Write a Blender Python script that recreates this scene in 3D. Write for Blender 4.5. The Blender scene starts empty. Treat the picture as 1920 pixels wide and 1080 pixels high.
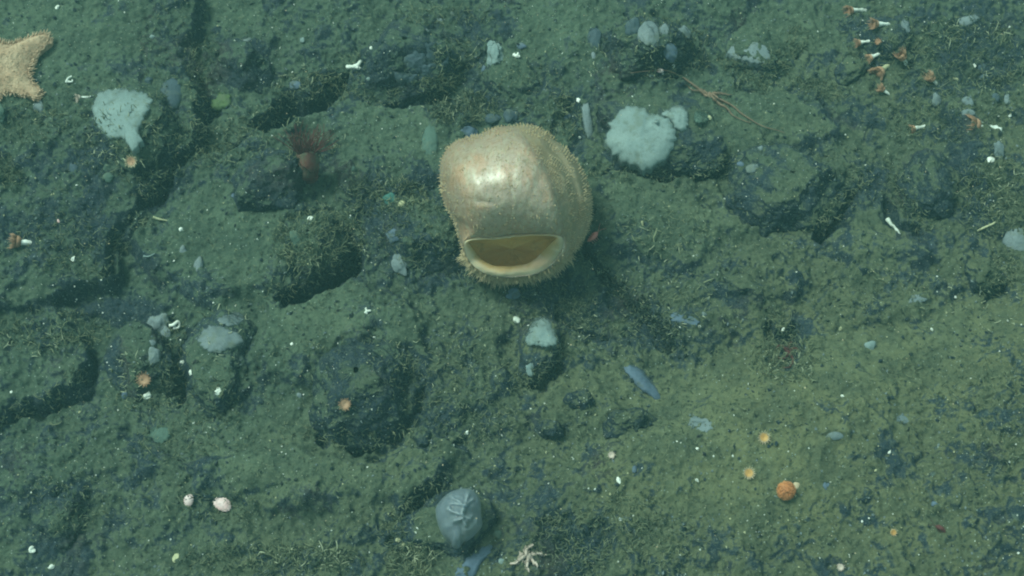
import bpy, math, random
import numpy as np
from mathutils import Vector, Matrix

C = bpy.context.scene.collection
S = bpy.context.scene
R = math.radians
rng = np.random.default_rng(7)
random.seed(7)

# ------------------------------------------------------------------ camera
PITCH = R(60)                     # degrees below the horizontal
HFOV = R(40)
DIST = 0.96 / math.tan(HFOV / 2)  # one photo pixel is about a millimetre in the middle
FWD = np.array([0, math.cos(PITCH), -math.sin(PITCH)])
UPV = np.array([0, math.sin(PITCH), math.cos(PITCH)])
RGT = np.array([1.0, 0, 0])
BAK = -FWD
CAM = -FWD * DIST
cd = bpy.data.cameras.new('camera')
cam = bpy.data.objects.new('camera', cd)
C.objects.link(cam)
cam.location = CAM
cam.rotation_euler = (math.pi / 2 - PITCH, 0, 0)
cd.sensor_width = 36
cd.lens = 18 / math.tan(HFOV / 2)
cd.clip_start = 0.05
cd.clip_end = 200
S.camera = cam

# ------------------------------------------------------------------ light
SUN_DIR = np.array([-0.43, 0.16, 0.89])
SUN_DIR = SUN_DIR / np.linalg.norm(SUN_DIR)
TINT = (0.76, 1.0, 0.86)          # light that has come through green water
SUN_STRENGTH = 3.0
SKY_STRENGTH = 0.15
W = bpy.data.worlds.new('World')
S.world = W
W.use_nodes = True
wn = W.node_tree.nodes
wl = W.node_tree.links
bg = wn['Background']
sky = wn.new('ShaderNodeTexSky')
sky.sky_type = 'NISHITA'
sky.sun_disc = False
sky.sun_elevation = math.asin(SUN_DIR[2])
sky.sun_rotation = math.atan2(SUN_DIR[0], SUN_DIR[1])
wm = wn.new('ShaderNodeMix')
wm.data_type = 'RGBA'
wm.blend_type = 'MULTIPLY'
wm.inputs['Factor'].default_value = 1
wl.new(sky.outputs[0], wm.inputs['A'])
wm.inputs['B'].default_value = (0.88, 1.0, 0.60, 1)
wl.new(wm.outputs['Result'], bg.inputs['Color'])
bg.inputs['Strength'].default_value = SKY_STRENGTH
sd = bpy.data.lights.new('sun', 'SUN')
sun = bpy.data.objects.new('sun', sd)
C.objects.link(sun)
sd.energy = SUN_STRENGTH
sd.angle = R(18)
sd.color = TINT
sun.location = Vector(SUN_DIR * 6)
sun.rotation_euler = Vector(SUN_DIR).to_track_quat('Z', 'Y').to_euler()
S.view_settings.view_transform = 'Standard'
S.view_settings.look = 'None'
S.view_settings.gamma = 1
S.view_settings.exposure = 0.56
S.render.engine = 'CYCLES'
S.cycles.max_bounces = 5
S.cycles.volume_bounces = 0
S.cycles.filter_width = 2.0

# ------------------------------------------------------------------ helpers: pixels and noise
TX = math.tan(HFOV / 2)

def raydir(px, py):
    px = np.asarray(px, float); py = np.asarray(py, float)
    a = (px - 960) / 960 * TX
    b = -(py - 540) / 960 * TX
    d = FWD + a[..., None] * RGT + b[..., None] * UPV
    return d / np.linalg.norm(d, axis=-1, keepdims=True)

def plane_pt(px, py, z=0.0):
    d = raydir(px, py)
    t = (z - CAM[2]) / d[..., 2]
    return CAM + d * t[..., None]

def to_px(x, y, z):
    p = np.stack([x, y, z + 0 * x], -1) - CAM
    f = p @ FWD
    return 960 + (p @ RGT) / f / TX * 960, 540 - (p @ UPV) / f / TX * 960

def _hash(ix, iy, iz, seed):
    h = (ix * 374761393 + iy * 668265263 + iz * 2147483647 + seed * 1274126177) & 0xFFFFFFFF
    h = ((h ^ (h >> 13)) * 1274126177) & 0xFFFFFFFF
    h = ((h ^ (h >> 16)) * 2246822519) & 0xFFFFFFFF
    return ((h ^ (h >> 13)) & 0xFFFFFF) / float(0xFFFFFF) * 2 - 1

def vn(x, y, z=None, seed=0):
    """smooth value noise, -1..1"""
    x = np.asarray(x, float); y = np.asarray(y, float)
    ix = np.floor(x).astype(np.int64); iy = np.floor(y).astype(np.int64)
    fx = x - ix; fy = y - iy
    sx = fx * fx * fx * (fx * (fx * 6 - 15) + 10); sy = fy * fy * fy * (fy * (fy * 6 - 15) + 10)
    def lay(iz):
        a = _hash(ix, iy, iz, seed); b = _hash(ix + 1, iy, iz, seed)
        c = _hash(ix, iy + 1, iz, seed); d = _hash(ix + 1, iy + 1, iz, seed)
        t = a + (b - a) * sx; u = c + (d - c) * sx
        return t + (u - t) * sy
    if z is None:
        return lay(np.zeros_like(ix))
    z = np.asarray(z, float)
    iz = np.floor(z).astype(np.int64); fz = z - iz
    sz = fz * fz * fz * (fz * (fz * 6 - 15) + 10)
    l0 = lay(iz); l1 = lay(iz + 1)
    return l0 + (l1 - l0) * sz

def fbm(x, y, z=None, freq=1.0, octv=4, gain=0.5, seed=0, lac=2.03):
    o = 0; a = 1.0
    for k in range(octv):
        c, s = math.cos(0.6 * k + .3), math.sin(0.6 * k + .3)
        xx = (x * c - y * s) * freq + 11.3 * k; yy = (x * s + y * c) * freq - 7.7 * k
        o = o + a * vn(xx, yy, None if z is None else z * freq + 3.1 * k, seed + k)
        freq *= lac; a *= gain
    return o

def sstep(a, b, x):
    t = np.clip((x - a) / (b - a), 0, 1)
    return t * t * (3 - 2 * t)

def seg_dist(x, y, pts, along=False):
    best = np.full(x.shape, 1e9); pos = np.zeros(x.shape); s0 = 0.0
    tot = sum(math.hypot(b[0] - a[0], b[1] - a[1]) for a, b in zip(pts[:-1], pts[1:])) + 1e-9
    for (ax, ay), (bx, by) in zip(pts[:-1], pts[1:]):
        dx, dy = bx - ax, by - ay
        L = dx * dx + dy * dy + 1e-12
        t = np.clip(((x - ax) * dx + (y - ay) * dy) / L, 0, 1)
        d = np.hypot(x - ax - t * dx, y - ay - t * dy)
        if along:
            pos = np.where(d < best, (s0 + t * math.sqrt(L)) / tot, pos); s0 += math.sqrt(L)
        best = np.minimum(best, d)
    return (best, pos) if along else best

def poly_sd(x, y, pts):
    """signed distance, positive inside"""
    ins = np.zeros(x.shape, bool)
    P = list(pts); n = len(P)
    for i in range(n):
        ax, ay = P[i]; bx, by = P[(i + 1) % n]
        c = ((ay > y) != (by > y)) & (x < (bx - ax) * (y - ay) / (by - ay + 1e-15) + ax)
        ins ^= c
    d = seg_dist(x, y, P + [P[0]])
    return np.where(ins, d, -d)

def mesh_np(name, V, F, mats, parent=None, smooth=True, attrs=None, mi=None):
    """V (n,3); F list of index arrays each (m,3) or (m,4)"""
    me = bpy.data.meshes.new(name)
    V = np.asarray(V, np.float32)
    if isinstance(F, np.ndarray):
        F = [F]
    nl = sum(f.size for f in F); nf = sum(len(f) for f in F)
    me.vertices.add(len(V)); me.vertices.foreach_set('co', V.ravel())
    me.loops.add(nl); me.loops.foreach_set('vertex_index', np.concatenate([f.ravel() for f in F]).astype(np.int32))
    me.polygons.add(nf)
    tot = np.concatenate([np.full(len(f), f.shape[1]) for f in F])
    st = np.concatenate([[0], np.cumsum(tot)[:-1]])
    me.polygons.foreach_set('loop_start', st.astype(np.int32))
    me.polygons.foreach_set('loop_total', tot.astype(np.int32))
    if not isinstance(mats, (list, tuple)):
        mats = [mats]
    for m in mats:
        me.materials.append(m)
    if mi is not None:
        me.polygons.foreach_set('material_index', np.asarray(mi, np.int32))
    me.update(calc_edges=True)
    me.polygons.foreach_set('use_smooth', np.full(nf, smooth))
    if attrs:
        for k, v in attrs.items():
            a = me.attributes.new(k, 'FLOAT', 'POINT')
            a.data.foreach_set('value', np.asarray(v, np.float32))
    o = bpy.data.objects.new(name, me)
    C.objects.link(o)
    if parent is not None:
        o.parent = parent
        o.matrix_parent_inverse = parent_inv(parent)
    return o

def parent_inv(p):
    return p.matrix_basis.inverted()

def tag(o, label=None, cat=None, group=None, kind=None):
    if label: o['label'] = label
    if cat: o['category'] = cat
    if group: o['group'] = group
    if kind: o['kind'] = kind
    return o

def thing(name, loc, label, cat, group=None):
    o = bpy.data.objects.new(name, None)
    o.empty_display_size = 0.02
    C.objects.link(o)
    o.location = Vector(loc)
    return tag(o, label, cat, group)

def grid_faces(nr, nc, wrap=True, off=0):
    """rings nr, nc points per ring"""
    i = np.arange(nr - 1)[:, None]; j = np.arange(nc if wrap else nc - 1)[None, :]
    j2 = (j + 1) % nc
    return (np.stack([i * nc + j, i * nc + j2, (i + 1) * nc + j2, (i + 1) * nc + j], -1).reshape(-1, 4) + off)

# ------------------------------------------------------------------ materials
def newmat(name):
    m = bpy.data.materials.new(name); m.use_nodes = True
    nt = m.node_tree
    return m, nt.nodes, nt.links, nt.nodes['Principled BSDF']

class NB:
    def __init__(s, n, l): s.n, s.l = n, l
    def put(s, sock, v):
        if isinstance(v, bpy.types.NodeSocket): s.l.new(v, sock)
        elif isinstance(v, tuple) and len(v) == 3 and sock.type == 'RGBA': sock.default_value = (*v, 1)
        else: sock.default_value = v
    def math(s, op, a, b=0.0, clamp=False):
        x = s.n.new('ShaderNodeMath'); x.operation = op; x.use_clamp = clamp
        s.put(x.inputs[0], a); s.put(x.inputs[1], b); return x.outputs[0]
    def noise(s, vec, scale, detail=4, rough=0.55, dist=0.0):
        x = s.n.new('ShaderNodeTexNoise'); s.l.new(vec, x.inputs['Vector'])
        x.inputs['Scale'].default_value = scale; x.inputs['Detail'].default_value = detail
        x.inputs['Roughness'].default_value = rough; x.inputs['Distortion'].default_value = dist
        return x.outputs['Fac']
    def voro(s, vec, scale, feature='F1', rnd=1.0):
        x = s.n.new('ShaderNodeTexVoronoi'); x.feature = feature; s.l.new(vec, x.inputs['Vector'])
        x.inputs['Scale'].default_value = scale; x.inputs['Randomness'].default_value = rnd
        return x
    def mix(s, f, a, b, mode='MIX'):
        x = s.n.new('ShaderNodeMix'); x.data_type = 'RGBA'; x.blend_type = mode
        s.put(x.inputs['Factor'], f); s.put(x.inputs['A'], a); s.put(x.inputs['B'], b)
        return x.outputs['Result']
    def step(s, v, a, b):
        x = s.n.new('ShaderNodeMapRange'); x.interpolation_type = 'SMOOTHSTEP'
        s.put(x.inputs[0], v); x.inputs[1].default_value = a; x.inputs[2].default_value = b
        return x.outputs[0]
    def bump(s, h, strength, dist, normal=None):
        x = s.n.new('ShaderNodeBump'); x.inputs['Strength'].default_value = strength
        x.inputs['Distance'].default_value = dist; s.l.new(h, x.inputs['Height'])
        if normal is not None: s.l.new(normal, x.inputs['Normal'])
        return x.outputs[0]

def seabed_mat(name, bare=0.0, use_attr=False):
    m, n, l, p = newmat(name); b = NB(n, l)
    geo = n.new('ShaderNodeNewGeometry')
    pos = geo.outputs['Position']
    sep = n.new('ShaderNodeSeparateXYZ'); l.new(geo.outputs['Normal'], sep.inputs[0])
    nz = sep.outputs[2]
    big = b.noise(pos, 3.0, 3)
    mid = b.noise(pos, 16, 5, .62)
    fine = b.noise(pos, 75, 6, .75, .4)
    grain = b.noise(pos, 330, 3, .7)
    # olive towards the lower right of the slope, bluer green at the left
    ps = n.new('ShaderNodeSeparateXYZ'); l.new(pos, ps.inputs[0])
    side = b.math('ADD', b.math('MULTIPLY', ps.outputs[0], 0.42), b.math('MULTIPLY', ps.outputs[1], -0.60))
    side = b.math('ADD', side, b.math('ADD', b.math('MULTIPLY', big, 0.9), -0.10))
    side = b.step(side, 0.0, 1.0)
    sed = b.mix(side, (0.098, 0.142, 0.100), (0.165, 0.174, 0.090))
    sed = b.mix(b.step(mid, .36, .62), b.mix(0.55, sed, (0.030, 0.050, 0.042)), sed)
    sed = b.mix(b.math('MULTIPLY', b.step(fine, .53, .66), .45), sed, (0.185, 0.215, 0.135))
    sed = b.mix(b.math('MULTIPLY', b.step(fine, .47, .35), .72), sed, (0.026, 0.044, 0.034))
    rock = b.mix(b.step(mid, .35, .7), (0.011, 0.022, 0.035), (0.027, 0.045, 0.066))
    rock = b.mix(b.step(b.noise(pos, 7, 3), .55, .75), rock, (0.050, 0.045, 0.045))
    rock = b.mix(b.math('MULTIPLY', b.step(fine, .54, .66), .6), rock, (0.13, 0.165, 0.135))
    rock = b.mix(b.math('MULTIPLY', b.step(fine, .46, .34), .75), rock, (0.006, 0.012, 0.016))
    # bare where too steep to hold silt, and where patches are swept clean
    k = b.math('MULTIPLY', b.math('SUBTRACT', 0.80, nz), .95)
    k = b.math('ADD', k, b.math('MULTIPLY', b.math('SUBTRACT', mid, 0.5), 2.3))
    k = b.math('ADD', k, b.math('MULTIPLY', b.math('SUBTRACT', fine, 0.5), 1.5))
    k = b.math('ADD', k, bare)
    if use_attr:
        at = n.new('ShaderNodeAttribute'); at.attribute_name = 'bare'
        k = b.math('ADD', k, at.outputs['Fac'])
    mask = b.step(k, -0.06, 0.30)
    col = b.mix(mask, sed, rock)
    # pale grains and bits of shell lodged in the silt
    v = b.voro(pos, 190)
    rv = n.new('ShaderNodeSeparateColor'); l.new(v.outputs['Color'], rv.inputs[0])
    spot = b.math('MULTIPLY', b.step(v.outputs['Distance'], .30, .14), b.step(rv.outputs[0], .86, .90))
    col = b.mix(b.math('MULTIPLY', spot, .8), col, b.mix(rv.outputs[1], (0.34, 0.36, 0.25), (0.30, 0.38, 0.42)))
    v2 = b.voro(pos, 120)
    rv2 = n.new('ShaderNodeSeparateColor'); l.new(v2.outputs['Color'], rv2.inputs[0])
    spot2 = b.math('MULTIPLY', b.step(v2.outputs['Distance'], .42, .22), b.step(rv2.outputs[0], .84, .9))
    col = b.mix(b.math('MULTIPLY', spot2, .65), col, (0.014, 0.020, 0.018))
    col = b.mix(b.math('MULTIPLY', b.math('SUBTRACT', grain, .5), 1.5, True), col, (0.22, 0.25, 0.17))
    l.new(col, p.inputs['Base Color'])
    p.inputs['Roughness'].default_value = 0.9
    p.inputs['Specular IOR Level'].default_value = 0.15
    h = b.math('ADD', b.math('MULTIPLY', fine, 1.0), b.math('MULTIPLY', grain, 0.35))
    h = b.math('ADD', h, b.math('MULTIPLY', mid, 1.2))
    l.new(b.bump(h, 0.9, 0.012), p.inputs['Normal'])
    return m

def soft_mat(name, col, col2=None, rough=0.6, spec=0.3, scale=60, bump=.5, sss=0.15, speck=None, dist=.004, silt=0):
    m, n, l, p = newmat(name); b = NB(n, l)
    geo = n.new('ShaderNodeNewGeometry'); pos = geo.outputs['Position']
    f = b.noise(pos, scale, 5, .65)
    f2 = b.noise(pos, scale * .25, 3)
    c = b.mix(b.step(f2, .3, .7), col, col2 or tuple(x * .7 for x in col))
    c = b.mix(b.math('MULTIPLY', b.step(f, .5, .3), .55), c, tuple(x * .55 for x in (col2 or col)))
    if silt:
        sl = b.step(b.noise(pos, scale * .32, 6, .72), .50, .66)
        c = b.mix(b.math('MULTIPLY', sl, silt), c, (0.105, 0.125, 0.085))
        po = b.voro(pos, scale * 3.2)
        c = b.mix(b.math('MULTIPLY', b.step(po.outputs['Distance'], .26, .12), .55), c, tuple(x * .35 for x in col))
    if speck:
        c = b.mix(b.math('MULTIPLY', b.step(b.noise(pos, scale * 1.7, 4, .7), .58, .70), .8), c, speck)
    l.new(c, p.inputs['Base Color'])
    p.inputs['Roughness'].default_value = rough
    p.inputs['Specular IOR Level'].default_value = spec
    if sss:
        p.inputs['Subsurface Weight'].default_value = sss
        p.inputs['Subsurface Radius'].default_value = (.012, .01, .008)
        p.inputs['Subsurface Scale'].default_value = 0.5
    l.new(b.bump(f, bump, dist), p.inputs['Normal'])
    if silt and 'shell' not in name:      # thin, see-through margins
        lw = n.new('ShaderNodeLayerWeight'); lw.inputs[0].default_value = .5
        tr = n.new('ShaderNodeBsdfTransparent'); mx = n.new('ShaderNodeMixShader')
        fa = b.math('ADD', b.step(lw.outputs['Facing'], .30, .85), b.math('MULTIPLY', b.math('SUBTRACT', f, .5), .5))
        l.new(b.math('ADD', b.math('MULTIPLY', fa, .75, True), .08, True), mx.inputs[0])
        l.new(p.outputs[0], mx.inputs[1]); l.new(tr.outputs[0], mx.inputs[2]); l.new(mx.outputs[0], n['Material Output'].inputs['Surface'])
    return m

M = {}
M['seabed'] = seabed_mat('seabed_silt', 0.05, True)
M['rock_bare'] = seabed_mat('bare_rock', 0.20)
M['rock_half'] = seabed_mat('part_silted_rock', 0.03)
M['rock_silt'] = seabed_mat('silted_rock', -0.14)
M['white_sponge'] = soft_mat('white_sponge', (0.225, 0.290, 0.292), (0.180, 0.240, 0.246), .8, .15, 120, .2, .1, silt=.45)
M['grey_sponge'] = soft_mat('grey_sponge', (0.175, 0.215, 0.230), (0.125, 0.160, 0.175), .7, .25, 90, .3, .1, silt=.6)
M['blue_sponge'] = soft_mat('blue_sponge', (0.105, 0.150, 0.215), (0.075, 0.110, 0.160), .7, .25, 90, .3, .1, silt=.6)
M['dark_sponge'] = soft_mat('dark_blue_sponge', (0.062, 0.092, 0.120), (0.042, 0.068, 0.085), .7, .25, 90, .3, .1, silt=.6)
M['dull_sponge'] = soft_mat('dull_green_sponge', (0.085, 0.140, 0.120), (0.065, 0.105, 0.085), .8, .2, 90, .35, .1, silt=.6)
M['teal_sponge'] = soft_mat('teal_sponge', (0.06, 0.17, 0.15), (0.04, 0.12, 0.11), .8, .2, 90, .35, .1)
M['green_sponge'] = soft_mat('green_sponge', (0.095, 0.145, 0.06), (0.065, 0.105, 0.05), .8, .2, 90, .35, .1, silt=.6)
M['shell_white'] = soft_mat('white_shell', (0.78, 0.80, 0.76), (0.55, 0.58, 0.52), .5, .4, 160, .3, 0, silt=.45)
M['yellow_shell'] = soft_mat('yellowish_shell', (0.46, 0.45, 0.28), (0.33, 0.33, 0.2), .6, .3, 160, .3, 0, silt=.5)
M['pink_shell'] = soft_mat('pink_shell', (0.74, 0.62, 0.62), (0.62, 0.36, 0.36), .45, .4, 110, .3, 0)
M['orange'] = soft_mat('orange_polyp', (0.42, 0.245, 0.155), (0.32, 0.17, 0.105), .6, .3, 120, .4, .2)
M['ball'] = soft_mat('orange_ball', (0.52, 0.215, 0.085), (0.42, 0.16, 0.06), .55, .3, 60, .2, .2)
M['amber'] = soft_mat('amber_polyp', (0.56, 0.33, 0.115), (0.45, 0.24, 0.08), .6, .3, 120, .4, .2)
M['pale_rim'] = soft_mat('pale_polyp', (0.55, 0.44, 0.30), (0.42, 0.33, 0.22), .6, .3, 120, .4, .2)
M['pink_pale'] = soft_mat('pale_pink_skin', (0.56, 0.46, 0.40), (0.42, 0.33, 0.28), .6, .3, 120, .4, .1)
M['reddish'] = soft_mat('reddish_skin', (0.215, 0.150, 0.105), (0.16, 0.11, 0.08), .7, .2, 120, .4, .1)
M['red'] = soft_mat('red_flesh', (0.21, 0.078, 0.064), (0.080, 0.036, 0.034), .9, .08, 60, .8, .1, silt=.8)
M['darkred'] = soft_mat('dark_red_flesh', (0.12, 0.034, 0.032), (0.075, 0.024, 0.024), .7, .2, 90, .4, .1)
M['shrimp'] = soft_mat('pink_shrimp_shell', (0.62, 0.20, 0.17), (0.5, 0.14, 0.12), .4, .5, 90, .2, .1)
M['hydroid'] = soft_mat('pale_hydroid', (0.20, 0.22, 0.135), (0.13, 0.15, 0.095), .8, .2, 60, .1, 0)
M['hydroid_dark'] = soft_mat('dark_hydroid', (0.075, 0.10, 0.062), (0.045, 0.062, 0.042), .8, .2, 60, .1, 0)
M['star'] = soft_mat('starfish_skin', (0.52, 0.37, 0.255), (0.44, 0.285, 0.19), .8, .2, 170, .9, .1, (0.58, 0.50, 0.38), .006)
M['star_spine'] = soft_mat('starfish_spine', (0.56, 0.40, 0.28), (0.46, 0.32, 0.22), .7, .2, 170, .3, .1)

# ------------------------------------------------------------------ seabed
STEPS = [
    ([(300, 335), (390, 285), (480, 242), (560, 212), (575, 400), (520, 520), (420, 545), (350, 525), (250, 445)], .055, .022),
    ([(480, 545), (650, 520), (780, 560), (790, 640), (700, 610), (600, 640), (560, 700), (480, 690)], .045, .020),
    ([(470, 830), (620, 835), (790, 815), (870, 850), (800, 925), (560, 935), (380, 905), (340, 850)], .048, .024),
    ([(1050, 700), (1130, 690), (1180, 760), (1100, 800), (1000, 780)], .026, .018),
    ([(1120, 330), (1330, 335), (1400, 420), (1300, 480), (1180, 460), (1120, 400)], .042, .020),
    ([(1380, 170), (1520, 150), (1590, 230), (1500, 252), (1400, 242)], .028, .02),
    ([(1600, 400), (1720, 430), (1740, 470), (1600, 490), (1560, 450)], .032, .018),
    ([(900, 640), (960, 600), (950, 720), (880, 770), (820, 740)], .030, .016),
    ([(1200, 560), (1420, 470), (1520, 500), (1440, 590), (1300, 650)], .026, .022),
    ([(20, 820), (240, 780), (330, 860), (220, 900), (40, 905)], .028, .022),  # raised slabs of the seabed: outline in photo pixels, height, edge width
    ([(-400, -400), (374, -400), (374, 40), (369, 245), (388, 272), (330, 312), (282, 362), (244, 432), (190, 492), (120, 542), (-400, 620)], .070, .010),
    ([(-400, 560), (105, 565), (148, 620), (138, 716), (60, 748), (0, 772), (-400, 900)], .045, .009),
    ([(350, 560), (400, 535), (474, 540), (478, 620), (470, 740), (380, 770), (350, 690)], .022, .010),
    ([(1180, 790), (1340, 730), (1430, 690), (1560, 640), (1750, 590), (2300, 500), (2300, 1500), (900, 1500), (1000, 900)], .058, .075),
    ([(480, 240), (640, 192), (840, 178), (880, 300), (830, 340), (640, 350), (600, 230)], .022, .02),
    ([(1530, 560), (1590, 492), (1700, 482), (1800, 520), (1720, 600), (1560, 610)], .028, .015),
    ([(1790, 180), (1860, 150), (2200, 130), (2200, 460), (1900, 420), (1810, 330)], .035, .02),
]
CRACKS = [  # carved lines: pixels, half width (m), depth (m)
    ([(470, 218), (520, 200), (560, 178), (610, 152), (662, 120)], .030, .13),
    ([(690, 186), (760, 180), (830, 168), (862, 130), (890, 85)], .009, .05),
    ([(385, 285), (320, 335), (275, 390), (240, 450), (180, 515)], .020, .07),
    ([(371, 95), (372, 160), (374, 245)], .020, .06),
    ([(330, 610), (326, 680), (330, 745)], .011, .06),
    ([(520, 548), (560, 528), (620, 510), (662, 478), (655, 410)], .030, .12),
    ([(-60, 800), (0, 780), (70, 755), (136, 722), (158, 640)], .008, .04),
    ([(1430, 690), (1470, 670), (1490, 630), (1450, 600)], .030, .05),
    ([(1100, 468), (1130, 510), (1180, 560), (1250, 620)], .010, .025),
    ([(975, 722), (1020, 697), (1066, 655)], .010, .05),
    ([(1448, 128), (1475, 100), (1502, 68)], .004, .02),
    ([(1366, 112), (1400, 146), (1434, 158)], .005, .025),
    ([(1490, 156), (1530, 165), (1562, 174)], .006, .02),
    ([(735, 1005), (765, 955), (815, 908)], .014, .05),
    ([(1040, 975), (1070, 1020), (1100, 1090)], .060, .05),
    ([(1612, 330), (1590, 370), (1555, 402), (1535, 425)], .020, .07),
    ([(1130, 322), (1220, 330), (1330, 322), (1370, 296)], .010, .05),
    ([(590, 815), (680, 826), (772, 800), (778, 690)], .009, .03),
    ([(1310, 70), (1320, 120), (1240, 140)], .009, .03),
    ([(260, 350), (300, 330), (390, 292), (470, 240)], .010, .02),
    ([(0, 300), (20, 340)], .02, .03),
    ([(1680, 330), (1700, 380), (1730, 420)], .016, .045),
    ([(1878, 480), (1890, 520), (1860, 542)], .010, .03),
    ([(1020, 260), (1060, 190), (1075, 240)], .016, .04),
    ([(1060, 560), (1080, 600), (1150, 620)], .012, .03),
]
BARE = [  # swept patches: px, py, rx, ry, amount
    (1650, 885, 90, 55, .26), (1790, 910, 70, 70, .20), (1890, 800, 70, 60, .20), (1340, 1000, 90, 45, .18),
    (1450, 1040, 80, 40, .18), (220, 575, 90, 28, .36), (440, 105, 75, 55, .34), (760, 420, 120, 110, .34),
    (1250, 600, 170, 70, .16), (1840, 90, 130, 80, .30), (1560, 190, 70, 40, .20), (300, 90, 90, 80, .22),
    (250, 340, 120, 70, .26), (860, 130, 90, 90, .22), (1380, 540, 70, 40, .26), (620, 250, 60, 60, .18),
    (130, 440, 120, 60, .30), (1050, 140, 90, 60, .18), (1850, 640, 120, 40, .10), (1080, 560, 90, 60, .22),
    (1180, 430, 80, 30, .22), (860, 780, 110, 50, .20), (1040, 990, 120, 90, .16), (380, 700, 90, 90, .18),
    (1700, 350, 160, 120, .18), (870, 640, 90, 60, .10), (1260, 890, 60, 40, .16), (110, 950, 100, 70, .26),
    (300, 840, 70, 40, .14), (1880, 1000, 60, 60, .16), (1600, 960, 50, 60, .15),
]
QUIET = [  # smooth silt
    (600, 590, 150, 60), (560, 860, 220, 70), (420, 450, 100, 70), (430, 30, 60, 40), (720, 240, 130, 50), (1040, 60, 70, 60),
    (1430, 210, 120, 60), (1250, 380, 160, 50), (1300, 740, 180, 40), (1500, 700, 200, 50), (90, 90, 200, 120), (1480, 60, 50, 90),
    (500, 230, 140, 30), (1100, 720, 90, 40), (1640, 430, 60, 40), (1400, 920, 150, 90), (1700, 650, 220, 45), (1420, 740, 200, 40), (1850, 600, 120, 40), (1300, 820, 120, 60),
]

def axis(lo, hi, step, far):
    core = np.arange(lo, hi + 1e-6, step)
    out = []; s = step; x = hi
    while x < far:
        s *= 1.045; x += s; out.append(x)
    neg = []; s = step; x = lo
    while x > -far:
        s *= 1.045; x -= s; neg.append(x)
    return np.array(neg[::-1] + list(core) + out)

def to_plane_poly(poly, z):
    a = np.array(poly, float)
    return [tuple(p[:2]) for p in plane_pt(a[:, 0], a[:, 1], z)]

def seabed_height(X, Y):
    near = np.exp(-(np.hypot(X, Y - .1) / 2.2) ** 4)
    h = 0.035 * fbm(X, Y, freq=1.6, octv=3, seed=3)
    wx = X + .020 * fbm(X, Y, freq=14, octv=4, gain=.5, seed=21)
    wy = Y + .020 * fbm(X, Y, freq=14, octv=4, gain=.5, seed=41)
    for poly, H, w in STEPS:
        d = poly_sd(wx, wy, to_plane_poly(poly, H))
        h = h + H * sstep(-w, w, d) - 0.02 * sstep(.25, 0, d) * sstep(-w, w, d) * H / .07
    px, py = to_px(X, Y, 0 * X + .02)
    quiet = np.zeros_like(X)
    for cx, cy, rx, ry in QUIET:
        quiet = np.maximum(quiet, np.exp(-(((px - cx) / rx) ** 2 + ((py - cy) / ry) ** 2)))
    rough = 1 - .72 * quiet
    h = h + rough * (.011 * fbm(X, Y, freq=9, octv=3, seed=61) + .010 * np.abs(fbm(X, Y, freq=20, octv=4, gain=.6, seed=71))
                     + .0035 * fbm(X, Y, freq=70, octv=3, gain=.65, seed=81))
    h = h + .0022 * fbm(X, Y, freq=110, octv=2, seed=91)
    carve = np.zeros_like(X)
    for pts, w, dep in CRACKS:
        pl = to_plane_poly(pts, .03)
        d, tt = seg_dist(wx, wy, pl, True)
        ww = w * (1 + .55 * vn(X * 26, Y * 26, seed=5)) * (.18 + .82 * np.sin(math.pi * np.clip(tt, 0, 1)) ** .6)
        carve = np.maximum(carve, dep * (.65 + .35 * vn(X * 15, Y * 15, seed=55)) * sstep(1.5, .15, d / ww))
    h = h - carve
    bare = np.zeros_like(X)
    for cx, cy, rx, ry, a in BARE:
        bare = np.maximum(bare, 1.1 * a * np.exp(-(((px - cx) / rx) ** 2 + ((py - cy) / ry) ** 2) ** 1.5))
    bare = bare - .26 * quiet
    bare = bare - .15 * np.exp(-(((px - 1480) / 430) ** 2 + ((py - 830) / 210) ** 2) ** 2)
    bare = bare + .9 * np.minimum(carve / .05, 1) * .4
    return h, bare

gx = axis(-1.32, 1.32, .0027, 14)
gy = axis(-.72, .98, .0027, 14)
GX, GY = np.meshgrid(gx, gy)
GH, GB = seabed_height(GX, GY)
seabed = mesh_np('seabed', np.stack([GX, GY, GH], -1).reshape(-1, 3), grid_faces(len(gy), len(gx), False), M['seabed'], attrs={'bare': GB.ravel()})
tag(seabed, 'silt covered stony sea floor', kind='structure')

def ground_z(x, y):
    i = np.clip(np.searchsorted(gx, x), 1, len(gx) - 1); j = np.clip(np.searchsorted(gy, y), 1, len(gy) - 1)
    return float(GH[j, i])

def ground_px(px, py):
    z = 0.0
    for _ in range(8):
        p = plane_pt(px, py, z); z = .5 * z + .5 * ground_z(p[0], p[1])
    return plane_pt(px, py, z)

# ------------------------------------------------------------------ boulders
def smooth_loop(pts, n):
    """closed Catmull-Rom through pts, n samples uniform in arc length"""
    P = np.array(pts, float); k = len(P)
    t = np.linspace(0, k, n * 4, endpoint=False); i = t.astype(int); f = (t - i)[:, None]
    p0, p1, p2, p3 = P[(i - 1) % k], P[i % k], P[(i + 1) % k], P[(i + 2) % k]
    q = .5 * (2 * p1 + (p2 - p0) * f + (2 * p0 - 5 * p1 + 4 * p2 - p3) * f ** 2 + (3 * p1 - p0 - 3 * p2 + p3) * f ** 3)
    d = np.r_[0, np.cumsum(np.linalg.norm(np.diff(np.r_[q, q[:1]], axis=0), axis=1))]
    s = np.linspace(0, d[-1], n, endpoint=False)
    qq = np.r_[q, q[:1]]
    return np.stack([np.interp(s, d, qq[:, c]) for c in range(q.shape[1])], -1)

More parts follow.
